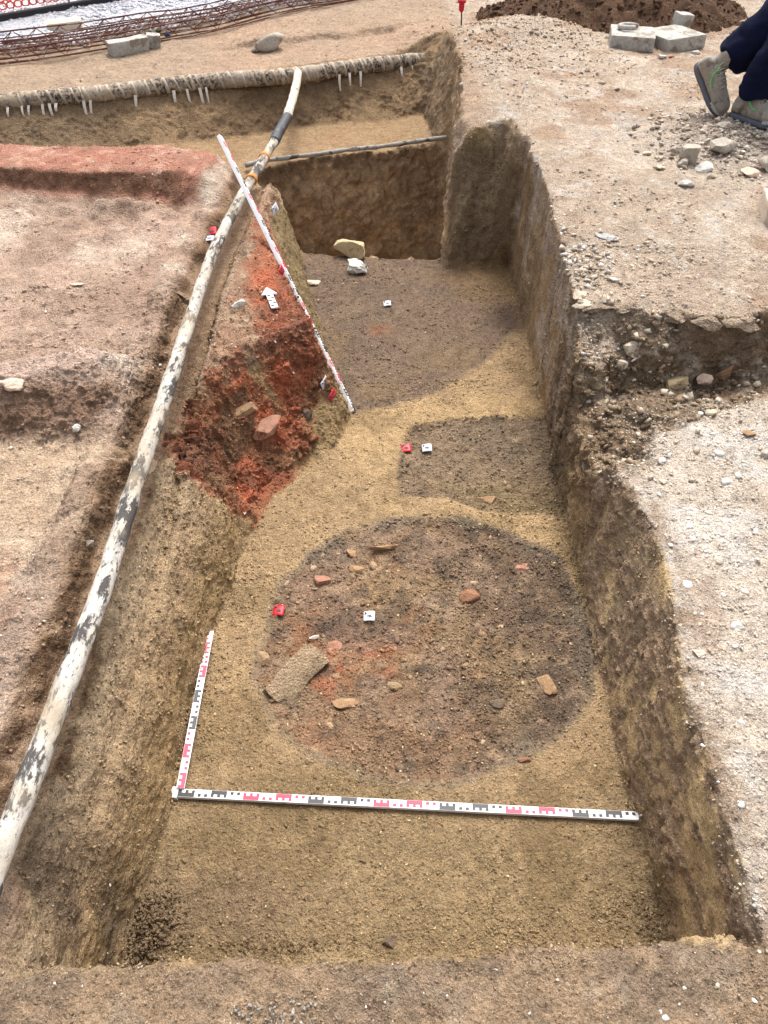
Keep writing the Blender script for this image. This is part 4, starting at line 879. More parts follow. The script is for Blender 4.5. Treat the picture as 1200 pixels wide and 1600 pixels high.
for k, (loc, dm, lb, ro_) in enumerate([
        ((0.879, 2.939, 0.697), (.15, .10, .035), 'pale crust piece at the very corner of the upper ground', (.10, .05, .2)),
        ((0.998, 2.943, 0.704), (.17, .10, .04), 'broad pale crust piece second from the corner of the upper ground', (.12, -.05, -.1)),
        ((1.115, 2.92, 0.69), (.14, .09, .04), 'small crust piece jutting over the middle of the hollow', (.16, .05, .4)),
        ((1.221, 2.891, 0.682), (.19, .10, .055), 'thick crust piece overhanging the deepest part of the hollow', (.14, -.1, -.2)),
        ((1.318, 2.828, 0.698), (.15, .10, .06), 'thick crust piece left of the crack near the right edge', (.10, .05, .1)),
        ((1.467, 2.833, 0.701), (.19, .11, .06), 'cracked crust piece right of the crack at the right edge', (.12, .0, -.15))]):
    o = rock('crust_piece', loc, dm, lb, EARTH, cat='crust piece', group=CR, seed=210 + k, rot=ro_, facets=14, rough=.22, sink=.88)
    q = np.array([v.co[:] for v in o.data.vertices]) + k; set_col(o.data, LC(172, 152, 130)[None] * (1 + .2 * fbm(q, 14, 3, 411) + .2 * sstep(-.2, .8, q[:, 2:3].ravel() - k))[:, None])
rock('plaster_piece', (0.876, 1.308, 0.485), (.04, .032, .018), 'pinkish plaster bit on the red patch of the right bank', M_PINKW, cat='plaster', seed=94, sink=.3)
rock('stone', (-0.938, 1.739, 0.488), (.035, .035, .035), 'round grey stone in the groove wall left of the pipe', M_GREYST, seed=95, sink=.35)
rock('stone', (-1.132, 2.301, 0.523), (.034, .03, .03), 'knobbly white stone at the foot of the low ridge', M_WHITE, seed=96, rough=.2, sink=.2)
rock('stone', (-1.476, 3.471, 0.522), (.075, .028, .014), 'flat pale sliver in the middle of the left platform', M_LIME, seed=97, rot=(0, 0, .05), sink=.2)
rock('stone', (-1.37, 2.401, 0.659), (.10, .07, .04), 'pale flat lump at the left edge above the ridge', M_PINKW, seed=98, rough=.2, sink=.6)
# pebbles trodden into the right bank
PB = 'white pebbles in the right bank'
marks = [((1.283, 2.483, 0.47), 20), ((1.009, 2.177, 0.474), 16), ((1.228, 2.222, 0.474), 16), ((1.209, 2.068, 0.463), 20), ((0.982, 2.059, 0.474), 14), ((1.275, 2.265, 0.476), 9), ((1.261, 2.101, 0.468), 14), ((0.913, 1.735, 0.484), 10), ((0.909, 1.709, 0.48), 9), ((0.944, 1.987, 0.48), 9), ((1.238, 2.481, 0.467), 12), ((1.041, 2.209, 0.475), 10),
         ((1.053, 1.97, 0.474), 10), ((1.052, 1.915, 0.471), 9), ((1.093, 1.905, 0.469), 11), ((1, 1.823, 0.484), 14), ((1.049, 1.67, 0.48), 14), ((0.995, 1.766, 0.482), 12), ((0.917, 1.566, 0.485), 20), ((1.085, 1.542, 0.48), 12), ((0.907, 1.45, 0.489), 9), ((0.925, 1.445, 0.492), 7), ((1.018, 1.405, 0.484), 24), ((0.927, 1.099, 0.47), 12),
         ((0.835, 1.095, 0.473), 7), ((0.859, 1.211, 0.478), 8), ((0.862, 0.985, 0.47), 8), ((0.855, 0.881, 0.464), 14), ((0.917, 0.919, 0.466), 10), ((0.561, 0.446, 0.444), 12), ((0.554, 0.458, 0.442), 7), ((0.752, 0.479, 0.435), 9), ((0.683, 0.504, 0.443), 9), ((0.798, 0.571, 0.428), 7), ((0.612, 0.498, 0.447), 7), ((1.217, 1.814, 0.473), 12), ((1.023, 1.25, 0.482), 9), ((0.983, 1.332, 0.489), 10), ((1.011, 1.52, 0.491), 9)]
PL = {0: 'large white pebble at the far edge of the right bank beside the hollow', 1: 'white pebble nearest the broken corner on the right bank', 2: 'white pebble left of the grey stone at the right edge of the bank',
      3: 'biggest squarish white pebble on the far part of the right bank', 4: 'white pebble just nearer than the one by the broken corner', 6: 'rounded white pebble touching the biggest squarish one on the bank',
      15: 'white pebble on the bank between the squarish pebble and the trench edge', 16: 'lone white pebble in the middle of the right bank', 18: 'large white pebble right on the trench edge of the bank', 22: 'large flat white stone beyond the reddish patch on the bank',
      23: 'white pebble nearer than the reddish patch towards the right edge', 27: 'white pebble near the right edge abreast of the scale bar', 29: 'white pebble at the very bottom of the view on the front lip'}
for k, (loc, w) in enumerate(marks):
    m = (2.22 - loc[2]) / (math.hypot(loc[1], 2.22 - loc[2])) ; dist = loc[1] * math.cos(R(42.5)) + (2.22 - loc[2]) * math.sin(R(42.5)); s = w * dist / 1200 * 1.05
    rock('pebble', loc, (s, s * .8, s * .6), PL.get(k, 'tiny white pebble trodden into the pale bank on the right'), M_WHITE if k % 4 else M_LIME, cat='pebble', group=PB, seed=120 + k, rot=(0, 0, k * 1.3), facets=4, sub=2, rough=.07, sink=.45)
rock('stone', (1.383, 2.346, 0.469), (.05, .04, .022), 'brown flat stone on the far part of the right bank', M_BUFF, seed=170, sink=.3)
rock('stone', (1.397, 2.208, 0.467), (.05, .05, .04), 'grey stone cut by the right edge on the bank', M_GREYST, seed=171, sink=.3)

# ------------------------------------------------------------------ far side: heap, gravel, rebar, fence
HP = Vector((2.153, 7.189, 0.852)); HP = Vector((HP.x, HP.y + .95, HP.z))
def heap_mesh():
    n = 150; xs = np.linspace(-1.5, 1.5, n); gx, gy = np.meshgrid(xs, xs * .75); X, Y = gx.ravel(), gy.ravel()
    P3 = np.stack([X, Y, np.zeros_like(X)], 1); r = np.sqrt((X / 1.25) ** 2 + (Y / .85) ** 2) + .10 * fbm(P3, 2.2, 3, 401)
    Z = .55 * np.clip(1 - r, 0, 1) ** .9 + .02 * fbm(P3, 7, 4, 403) * (r < 1) - .04 * (r > .98)
    f1, rv = cell(P3, 13, 405); Z = Z + (r < .97) * ((.5 - f1).clip(0, 1) * .07 + rv * .018)
    idx = np.arange(n * n).reshape(n, n); F = np.stack([idx[:-1, :-1].ravel(), idx[:-1, 1:].ravel(), idx[1:, 1:].ravel(), idx[1:, :-1].ravel()], 1)
    V = np.stack([X, Y, Z], 1); F = F[(r[F] < 1.02).all(1)]; u, inv = np.unique(F, return_inverse=True)
    me = mesh_np('soil_heap', V[u], inv.reshape(F.shape)); c = np.tile(LC(112, 84, 64, .62), (len(u), 1)) * (1 + .25 * fbm(P3[u], 6, 4, 407) + .2 * rv[u])[:, None]
    set_col(me, np.clip(c, .01, 1)); return me
hp = link('soil_heap', heap_mesh(), EARTH); hp.location = (HP.x, HP.y, HP.z - .03); tag(hp, 'heap of dark brown loose soil behind the concrete blocks', 'soil heap')

# rock-dust helper: many small grains joined into one object
def grains(name, pos, size, col, nrm=None, seed=1, sub=1, flat=.7, mat=None, label=None, cat=None, squash=True):
    r = np.random.default_rng(seed); bm = bmesh.new(); (bmesh.ops.create_icosphere(bm, subdivisions=sub, radius=1) if sub else bmesh.ops.create_cube(bm, size=1.5)); bmesh.ops.triangulate(bm, faces=bm.faces[:]); T = np.array([v.co[:] for v in bm.verts]); TF = np.array([[v.index for v in f.verts] for f in bm.faces]); bm.free()
    n = len(pos); k = len(T); q = r.normal(size=(n, 4)); q /= np.linalg.norm(q, axis=1, keepdims=True); w_, x, y, z = q.T
    Rm = np.stack([1 - 2 * (y * y + z * z), 2 * (x * y - z * w_), 2 * (x * z + y * w_), 2 * (x * y + z * w_), 1 - 2 * (x * x + z * z), 2 * (y * z - x * w_), 2 * (x * z - y * w_), 2 * (y * z + x * w_), 1 - 2 * (x * x + y * y)], 1).reshape(n, 3, 3)
    sc = np.stack([r.uniform(.8, 1.4, n), r.uniform(.6, 1.0, n), r.uniform(.35, .75, n)], 1) * size[:, None]
    L = T[None] * sc[:, None, :] * (r.uniform(.55, 1.25, (n, k, 1)) if sub else r.uniform(.45, 1.2, (n, k, 3))); W = np.einsum('nij,nkj->nki', Rm, L); W[:, :, 2] *= flat
    V = (W + pos[:, None, :]).reshape(-1, 3); F = (TF[None] + (np.arange(n) * k)[:, None, None]).reshape(-1, 3)
    me = mesh_np(name, V, F); set_col(me, np.repeat(np.clip(col, .01, .95), k, axis=0)); me.materials.append(mat or GRAIN)
    o = bpy.data.objects.new(name, me); COL.objects.link(o); o['kind'] = 'stuff'; return tag(o, label, cat)
def grain_material():
    m, t, b = new_mat('grain'); at = nd(t, 'Attribute', attribute_name='soil'); pos = nd(t, 'NewGeometry')
    n = nd(t, 'TexNoise'); n.inputs['Scale'].default_value = 260; n.inputs['Detail'].default_value = 4; t.links.new(pos.outputs['Position'], n.inputs['Vector'])
    k = mrange(t, n.outputs[0], .3, .7, .72, 1.28); cc = nd(t, 'CombineColor'); [t.links.new(k, cc.inputs[i]) for i in range(3)]
    t.links.new(mixcol(t, 1.0, at.outputs['Color'], cc.outputs[0], 'MULTIPLY'), b.inputs['Base Color'])
    bp = nd(t, 'Bump'); bp.inputs['Distance'].default_value = .004; t.links.new(n.outputs[0], bp.inputs['Height']); t.links.new(bp.outputs[0], b.inputs['Normal']); return m
GRAIN = grain_material()
rg = np.random.default_rng(5)
VN = np.concatenate([q[0] for q in GV]); CN = np.concatenate([q[1] for q in GV]); NN = np.concatenate([q[3] for q in GV])
MK = {k: np.concatenate([q[2][k] for q in GV]) for k in ('fl', 'ro', 're', 'fi', 'tw', 'rd', 'lowr', 'upr', 'pm', 'sm', 'left', 'fr', 'led', 'hol', 'brk', 'leftw')}
# what the camera can see: weight points by how many pixels one covers
ca, sa = math.cos(R(42.5)), math.sin(R(42.5)); dep = VN[:, 1] * ca + (2.22 - VN[:, 2]) * sa; uu = VN[:, 0] / dep; vv = ((2.22 - VN[:, 2]) * ca - VN[:, 1] * sa) / dep
VIS0 = (np.abs(uu) < .56) & (np.abs(vv) < .72); VIS = VIS0 & (NN[:, 2] > .1)
area = np.where(VN[:, 1] < 3.42, 1., 4.6)
def pick(mask, n, power=1.6, vis=None):
    w = mask * (VIS if vis is None else vis) * area / dep ** power; w = w / w.sum(); return rg.choice(len(VN), n, p=w)
def scatter(name, mask, n, s0, s1, tint, tv=.18, keep=.6, seed=1, pale=None, palef=0, label=None, sub=0, power=1.6, sl=.25, tail=2.0, vis=None):
    i = pick(mask, n, power, vis); s = s0 + (s1 - s0) * rg.random(n) ** tail; s = s * np.clip(dep[i] / 2.0, .75, 1.5)
    jit = rg.normal(size=(n, 3)) * .004; jit[:, 2] = 0; p = VN[i] + jit + NN[i] * (s * sl)[:, None]
    c = CN[i] * keep + np.array(tint) * (1 - keep); c = c * (1 + rg.normal(size=(n, 1)) * tv)
    if pale is not None: m = rg.random(n) < palef; c[m] = np.array(pale) * (1 + rg.normal(size=(m.sum(), 1)) * .12)
    return grains(name, p, s, c, seed=seed, sub=sub, label=label)
open_ = np.clip(1 - MK['tw'] - MK['fl'] - MK['sm'] - MK['pm'], 0, 1)
patch = lambda sc, s, lo, hi: sstep(lo, hi, fbm(VN.astype(np.float64), sc, 3, s))
scatter('soil_crumbs', MK['fl'] * (.35 + patch(3, 501, -.1, .4)) * (1 + 1.5 * sstep(1.0, .7, VN[:, 1])), 20000, .0012, .0055, LC(124, 102, 72), .2, .8, 21, LC(196, 176, 136), .06)
scatter('pit_crumbs', (MK['ro'] + MK['re'] + .5 * MK['fi']) * MK['fl'], 6000, .0012, .0065, LC(128, 106, 86), .14, .88, 22, LC(186, 164, 134), .03, tail=3.2)
scatter('pit_clods', (MK['ro'] + .8 * MK['re']) * MK['fl'], 300, .005, .017, LC(138, 116, 94), .10, .9, 34, LC(176, 150, 122), .06, tail=2.2, sl=-.15, sub=1)
scatter('floor_clods', MK['fl'] * (1 - MK['ro']) * (1 - MK['re']), 160, .003, .011, LC(116, 98, 78), .14, .5, 35, tail=2, sl=-.1, sub=1)
scatter('mound_grit', (VN[:, 0] > -.8) * (VN[:, 0] < -.35) * (VN[:, 1] > 2.7) * (VN[:, 1] < 4.9) * (VN[:, 2] > .44), 1100, .0015, .007, LC(160, 130, 104), .16, .75, 36, LC(206, 190, 168), .08, tail=3, sl=0)
scatter('red_crumbs', MK['rd'] * (VN[:, 2] > .02), 1500, .0012, .006, LC(140, 88, 62), .22, .8, 23, tail=3.2, sub=0)
scatter('bank_gravel', MK['lowr'] * open_ * patch(5, 503, -.5, .3), 7000, .0014, .008, LC(200, 184, 166), .12, .6, 24, LC(222, 216, 208), .12, tail=3.6, sl=-.05)
scatter('upper_gravel', MK['upr'] * open_ * (.15 + patch(2.4, 505, 0, .4)), 9000, .0018, .010, LC(188, 168, 148), .14, .65, 25, LC(216, 208, 198), .08, tail=3.4, sl=0)
scatter('platform_grit', (MK['left'] + .6 * (VN[:, 1] > 5)) * open_ * (.1 + patch(3, 507, .05, .4)), 7000, .0015, .008, LC(178, 152, 130), .15, .7, 26, LC(212, 200, 184), .06, tail=3.2, sl=0)
scatter('lip_crumbs', MK['fr'] * open_ * (.25 + patch(8, 509, 0, .4)), 5000, .0012, .006, LC(150, 128, 106), .18, .7, 27, LC(220, 212, 200), .04, tail=3.4)
scatter('wall_crumbs', MK['tw'] * (NN[:, 2] > .25) * (1 - MK['fl']), 6000, .0014, .007, LC(140, 116, 86), .18, .8, 28, tail=3)
scatter('wall_grit', MK['tw'] * (NN[:, 2] < .5), 1600, .0012, .007, LC(160, 138, 108), .2, .55, 33, LC(214, 204, 188), .18, tail=3.4, sub=0, vis=VIS0)
scatter('ledge_rubble', np.clip(MK['hol'] + MK['led'] + MK['brk'] * (VN[:, 2] > .25), 0, 1) * (NN[:, 2] > .3), 1500, .002, .015, LC(150, 130, 106), .14, .75, 29, LC(200, 186, 166), .16, tail=3.4, sub=0)
dz = np.exp(-(((VN[:, 0] - 2.05) / .36) ** 2 + ((VN[:, 1] - 4.75) / .40) ** 2)) * (open_ > .5)
scatter('boot_rubble', dz, 1900, .003, .015, LC(178, 162, 146), .14, .4, 30, LC(206, 198, 186), .14, tail=3, sub=0)
dz = np.exp(-(((VN[:, 0] - .86) / .12) ** 2 + ((VN[:, 1] - 3.25) / .22) ** 2)) * (open_ > .5)
scatter('edge_rubble', dz, 380, .002, .014, LC(196, 180, 160), .14, .4, 31, LC(218, 210, 198), .25, tail=3, sub=0)
dz = np.exp(-(((VN[:, 0] - 1.0) / .6) ** 2 + ((VN[:, 1] - 6.9) / .8) ** 2)) * (open_ > .5)
scatter('mound_rubble', dz, 1100, .003, .016, LC(178, 156, 134), .16, .6, 32, LC(208, 196, 182), .10, tail=4, sub=0)
# loose clods swept into the near left corner, and along the foot of the front lip
def pile(name, c, r, n, s0, s1, col, hgt, seed, label, cat=None):
    q = rg.normal(size=(n, 2)) * np.array(r); d = np.sqrt((q[:, 0] / r[0]) ** 2 + (q[:, 1] / r[1]) ** 2); s = s0 + (s1 - s0) * rg.random(n) ** 1.8
    z = c[2] + hgt * np.exp(-d ** 2 * .8) * rg.random(n) ** .5; cc = np.tile(col, (n, 1)) * (1 + rg.normal(size=(n, 1)) * .15)
    return grains(name, np.stack([c[0] + q[:, 0], c[1] + q[:, 1], z], 1), s, cc, seed=seed, sub=2 if n < 900 else 1, flat=.85, mat=EARTH)
pile('loose_clods', (-0.625, 0.763, 0.002), (.045, .07), 900, .0025, .010, LC(136, 114, 88), .035, 41, '')
pile('loose_clods', (-0.305, 0.723, -0), (.17, .018), 420, .0015, .0055, LC(146, 122, 90), .008, 42, '')
pile('loose_clods', (0.71, 0.783, -0.001), (.05, .05), 200, .0015, .005, LC(134, 112, 84), .006, 43, '')
pile('lime_rubble', (-0.231, 0.456, 0.433), (.07, .015), 170, .0015, .006, LC(206, 196, 182), .02, 44, '')
hv = np.array([v.co[:] for v in hp.data.vertices]); hi = rg.choice(len(hv), 1500); hs = .008 + .03 * rg.random(1500) ** 2.5
grains('heap_clods', hv[hi] + np.array(hp.location) + np.array((0, 0, .006)), hs, np.tile(LC(116, 86, 64, .65), (1500, 1)) * (1 + rg.normal(size=(1500, 1)) * .25), seed=45, mat=EARTH)

# white gravel beyond the rebar
G0, G1 = Vector((-3.733, 7.047, 0.7)), Vector((1.11, 9.991, 0.8)); gd = (G1 - G0).normalized(); gn = Vector((-gd.y, gd.x, 0)).normalized()
n = 15000; t_ = rg.random(n) * (G1 - G0).length; w_ = rg.random(n) ** .8 * 3.0 + .05
gp = np.array(G0)[None] + t_[:, None] * np.array(gd) + w_[:, None] * np.array(gn)
zz = H(np.clip(gp[:, 0], -4.88, 4.88), np.clip(gp[:, 1], -.9, 10.55)); gp[:, 2] = zz + .004
gs = .012 + .016 * rg.random(n)
V = []
gb = MB(); k = 24
for j in range(9):
    for i in range(k):
        q = G0 + gd * ((G1 - G0).length * i / (k - 1)) + gn * (.04 * math.sin(i * 2.1) * (j == 0) + 3.1 * j / 8); z = float(H(np.array([min(max(q.x, -4.88), 4.88)]), np.array([min(q.y, 10.55)]))[0]); gb.v.append((q.x, q.y, z + (.022 if j else -.02)))
gb.f = [(j * k + i, j * k + i + 1, (j + 1) * k + i + 1, (j + 1) * k + i) for j in range(8) for i in range(k - 1)]
me = gb.me('gravel_strip'); set_col(me, np.tile(LC(208, 208, 212), (len(me.vertices), 1))); o = link('gravel_strip', me, EARTH); o['kind'] = 'structure'
gp[:, 2] += .018
grains('white_gravel', gp, gs, np.tile(LC(216, 216, 222), (n, 1)) * (1 + rg.normal(size=(n, 1)) * .13), seed=46)

def gz(x, y): return float(H(np.array([min(max(x, -4.88), 4.88)]), np.array([min(max(y, -.9), 10.55)]))[0])
RS, RE = Vector((-3.429, 7.082, 0.72)), Vector((0.679, 9.743, 0.79)); rd = (RE - RS).normalized(); rn = Vector((-rd.y, rd.x, 0)).normalized(); RLen = (RE - RS).length
def at_(t, off, up_): q = RS + rd * t + rn * off; return Vector((q.x, q.y, gz(q.x, q.y) + up_))
rr = random.Random(9)
lab = ['rusty lattice girder lying nearest along the edge of the white gravel', 'rusty lattice girder lying behind the nearest one by the gravel', 'rusty lattice girder farthest out on the white gravel']
for gi, (off, t0, t1, sk, zz_) in enumerate(((-.06, .2, RLen, .0, .03), (.12, 0, RLen - .3, .02, .035), (.32, .4, RLen, -.012, .045))):
    root = empty('lattice_girder', at_(t0, off, 0), lab[gi], 'rebar')
    m_ = 14; fo = lambda t: off + sk * (t - t0)
    for (o_, u_) in ((-.045, 0), (.045, .004), (0, .085)):
        MB().tube([at_(t0 + (t1 - t0) * i / m_, fo(t0 + (t1 - t0) * i / m_) + o_, zz_ + u_ + .004 * rr.uniform(-1, 1)) for i in range(m_ + 1)], .0065, 6).build('long_bar', M_RUST, root, True)
    for sd_ in (-1, 1):
        nz = int((t1 - t0) / .1); zb = MB()
        zb.tube([at_(t0 + .1 * i, fo(t0 + .1 * i) + (0 if i % 2 else sd_ * .045), zz_ + (.085 if i % 2 else .002)) for i in range(nz)], .0042, 5)
        zb.build('zigzag_bar', M_RUST, root, True)
root = empty('steel_mesh', at_(1, .2, 0), 'flat rusty welded steel mesh lying under the lattice girders', 'rebar')
for k in range(6):
    o_ = -.12 + .11 * k; MB().tube([at_(RLen * i / 10, o_ + .02 * math.sin(i + k), .02 + .008 * k) for i in range(11)], .005, 6).build('long_bar', M_RUST, root, True)
cb = None
nb = int(RLen / .085)
for i in range(nb):
    t = .05 + .085 * i + rr.uniform(-.012, .012)
    if cb is None:
        L = .66; m0 = MB().tube([(0, -L / 2, 0), (0, L / 2, 0)], .004, 5).me('cross_bar'); m0.materials.append(M_RUST); cb = m0
    o = bpy.data.objects.new('cross_bar', cb); COL.objects.link(o); o.parent = root; o.matrix_parent_inverse = wmat(root).inverted(); o.location = at_(t, .16 + rr.uniform(-.03, .03), .066); o.rotation_euler = (rr.uniform(-.03, .05), 0, math.atan2(rd.y, rd.x) - .55 + rr.uniform(-.05, .05))

# orange safety net with its black foot beam
F0, F1 = Vector((-3.737, 8.293, 0.735)), Vector((-1.886, 10.062, 0.79)); fd = (F1 - F0).normalized(); FL = (F1 - F0).length; fn_ = Vector((-fd.y, fd.x, 0)).normalized()
for q in (F0, F1): q.z = gz(q.x, min(q.y, 10.5)) + .02
fence = empty('safety_fence', F0, 'orange plastic safety net standing on the gravel at the back', 'fence')
cw, ch = .075, .058; nx, ny = int(FL / cw), 15; mb = MB(); K = 12
lean = lambda z: fn_ * (.10 * z)
for j in range(ny):
    for i in range(nx):
        cx, cz = (i + .5) * cw, .075 + (j + .5) * ch; o_ = []; q_ = []
        for a in range(K):
            th = 2 * math.pi * a / K; ct, s_t = math.cos(th), math.sin(th); e = .62
            ex = math.copysign(abs(ct) ** e, ct); ez = math.copysign(abs(s_t) ** e, s_t); mx = max(abs(ct), abs(s_t))
            for lst, X_, Z_ in ((o_, ct / mx * cw / 2, s_t / mx * ch / 2), (q_, ex * cw * .355, ez * ch * .335)):
                wob = .012 * math.sin((cx + X_) * 3.1) + .01 * math.sin((cz + Z_) * 9 + cx); p = F0 + fd * (cx + X_) + Vector((0, 0, cz + Z_)) + lean(cz + Z_) + fn_ * wob; lst.append(p)
        mb.add(o_ + q_, [(a, (a + 1) % K, K + (a + 1) % K, K + a) for a in range(K)])
net = mb.build('net', M_NET, fence, True); sm_ = net.modifiers.new('t', 'SOLIDIFY'); sm_.thickness = .004
for t in (.02, .36, .70, .99): MB().tube([F0 + fd * FL * t + fn_ * .02 - Vector((0, 0, .1)), F0 + fd * FL * t + fn_ * .02 + lean(1.0) + Vector((0, 0, 1.02))], .008, 8).build('post', M_RUST, fence, True)
bm_ = MB(); Mf = Matrix((fd, fn_, Vector((0, 0, 1)))).transposed(); bm_.box((F0 + F1) / 2 - fn_ * .035 + Vector((0, 0, .012)), (FL, .05, .085), Mf)
bo = bm_.build('black_beam', M_BEAM); tag(bo, 'long black rubber beam lying along the foot of the orange net', 'beam'); bv = bo.modifiers.new('b', 'BEVEL'); bv.width = .008
rock('stone', Vector((-3.148, 8.787, 0.737)), (.07, .05, .04), 'small white stone against the black beam', M_WHITE, seed=190, sink=.1)

# weed and scrap of blue plastic by the kerb stones
wd = Vector((-2.033, 7.945, 0.689)); weed = empty('weed', wd, 'small green leafy weed growing behind the kerb stub', 'plant')
for k in range(16):
    a = rr.uniform(0, 6.28); L = rr.uniform(.05, .10); tip = wd + Vector((math.cos(a) * L, math.sin(a) * L, rr.uniform(.02, .09))); mid = (wd + tip) / 2 + Vector((0, 0, .03)); s_ = Vector((-math.sin(a), math.cos(a), 0)) * .018
    MB().add([wd, mid - s_, tip, mid + s_, mid + Vector((0, 0, -.006))], [(0, 1, 4), (0, 4, 3), (1, 2, 4), (4, 2, 3)]).build('leaf', M_LEAF, weed, True)
rock('plastic_scrap', Vector((-1.951, 7.999, 0.698)), (.07, .05, .05), 'dark blue plastic scrap beside the weed', M_BLUE, cat='scrap', seed=191, sink=.1)
rock('wood_offcut', Vector((-2.861, 7.729, 0.672)), (.13, .03, .02), 'brown wood offcut poking out below the rebar', M_BUFF, cat='offcut', seed=192, rot=(0, -.3, .9), facets=12, rough=.05, sink=.1)

# ------------------------------------------------------------------ person at the right edge (mostly out of view)
def skin_mesh(name, J, E_, mat, parent, root_i=0, sub=2, wr=0, seed=0, wsc=9):
    me = bpy.data.meshes.new(name); me.from_pydata([j[0] for j in J], E_, []); o = bpy.data.objects.new(name, me); COL.objects.link(o)
    md = o.modifiers.new('s', 'SKIN'); md.use_smooth_shade = True; sl = me.skin_vertices[0].data
    for i, j in enumerate(J):
        r = j[1]; sl[i].radius = (r, r) if not isinstance(r, tuple) else r; sl[i].use_root = (i == root_i)
    sv = o.modifiers.new('u', 'SUBSURF'); sv.levels = sub; sv.render_levels = sub
    dg = bpy.context.evaluated_depsgraph_get(); m2 = bpy.data.meshes.new_from_object(o.evaluated_get(dg), depsgraph=dg); bpy.data.objects.remove(o)
    if wr:
        V, N = get_np(m2); P_ = V.astype(np.float64); d = wr * (ridged(P_ * np.array((1, 1, 1.7)) + .04 * np.stack([fbm(P_, 5, 2, seed)] * 3, 1), wsc, 3, seed) + .5 * fbm(P_, wsc * .5, 2, seed + 3)); m2.vertices.foreach_set('co', (V + N * d[:, None]).astype(np.float32).ravel()); m2.update()
    return link(name, m2, mat, parent, True)
gl = Vector((2.03, 5.061, 0.837)); gr_ = Vector((2.201, 4.788, 0.843))
person = empty('person', gr_, 'person in navy work trousers and dirty grey boots walking at the right edge', 'person')
fL = Vector((.125, -.13, -.19)).normalized(); shinL = Vector((.36, -.14, .36)).normalized()
heelL = gl - fL * .305 + Vector((0, 0, .012)); ankL = heelL + fL * .07 + (shinL - fL * shinL.dot(fL)).normalized() * .10
kneeL = ankL + shinL * .42
fR = Vector((.16, -.22, -.005)).normalized(); heelR = gr_ - fR * .25 + Vector((.035, 0, .01)); ankR = heelR + fR * .075 + Vector((0, 0, .11)); kneeR = ankR + Vector((.14, -.10, .40))
hip = (kneeL + kneeR) / 2 + Vector((.22, .02, .40)); hipL = hip + Vector((-.05, .09, 0)); hipR = hip + Vector((.05, -.09, 0))
chest = hip + Vector((.10, -.04, .42)); neck = chest + Vector((.05, -.02, .16)); head = neck + Vector((.04, -.01, .13))
shL = chest + Vector((-.09, .18, .08)); shR = chest + Vector((.09, -.18, .08)); elL = shL + Vector((.04, .10, -.28)); elR = shR + Vector((.10, -.06, -.28)); wrL = elL + Vector((.16, -.02, -.18)); wrR = elR + Vector((.18, .02, -.16))
J = [(hip, .13), (chest, .14), (neck, .055), (head, .095), (head + Vector((.005, 0, .09)), .075), (shL, .06), (elL, .045), (wrL, .03), (shR, .06), (elR, .045), (wrR, .03), (hipL, .09), (kneeL, .06), (ankL, .045), (hipR, .09), (kneeR, .06), (ankR, .045)]
E_ = [(0, 1), (1, 2), (2, 3), (3, 4), (1, 5), (5, 6), (6, 7), (1, 8), (8, 9), (9, 10), (0, 11), (11, 12), (12, 13), (0, 14), (14, 15), (15, 16)]
for (wi, wr, el) in ((7, wrL, elL), (10, wrR, elR)):
    d = (wr - el).normalized(); s_ = d.cross(Vector((0, 0, 1))).normalized(); palm = wr + d * .07; J.append((palm, (.032, .018))); pi_ = len(J) - 1; E_.append((wi, pi_))
    for f_, ln in ((-.026, .06), (-.009, .075), (.009, .07), (.026, .055)):
        J.append((palm + s_ * f_ * 1.2 + d * .045, .0095)); a_ = len(J) - 1; J.append((palm + s_ * f_ * 1.3 + d * (.045 + ln * .5) - Vector((0, 0, .008)), .0085)); J.append((palm + s_ * f_ * 1.3 + d * (.045 + ln) - Vector((0, 0, .025)), .007)); E_ += [(pi_, a_), (a_, a_ + 1), (a_ + 1, a_ + 2)]
    J.append((wr + d * .035 - s_ * .04, .011)); a_ = len(J) - 1; J.append((wr + d * .075 - s_ * .058, .009)); E_ += [(wi, a_), (a_, a_ + 1)]
fw = Vector((.9, -.42, 0)).normalized()
body = skin_mesh('body', J, E_, M_SKIN, person)
fc = MB()
for s_ in (-1, 1):
    e = head + fw * .088 + Vector((-fw.y, fw.x, 0)) * s_ * .034 + Vector((0, 0, .03)); link('eye', rock_mesh(200 + s_, (.022, .022, .018), 0, 2, 0), M_INK, person).location = e
    link('ear', rock_mesh(205 + s_, (.03, .02, .06), 0, 2, .05), M_SKIN, person).location = head + Vector((-fw.y, fw.x, 0)) * s_ * .092 + Vector((0, 0, .015))
link('nose', rock_mesh(207, (.035, .028, .05), 0, 2, .03), M_SKIN, person).location = head + fw * .10
link('mouth', rock_mesh(208, (.02, .045, .012), 0, 2, .03), M_PINK, person).location = head + fw * .086 - Vector((0, 0, .045))
link('hair', rock_mesh(209, (.205, .20, .15), 0, 3, .06), M_HAIR, person).location = head - fw * .015 + Vector((0, 0, .085))
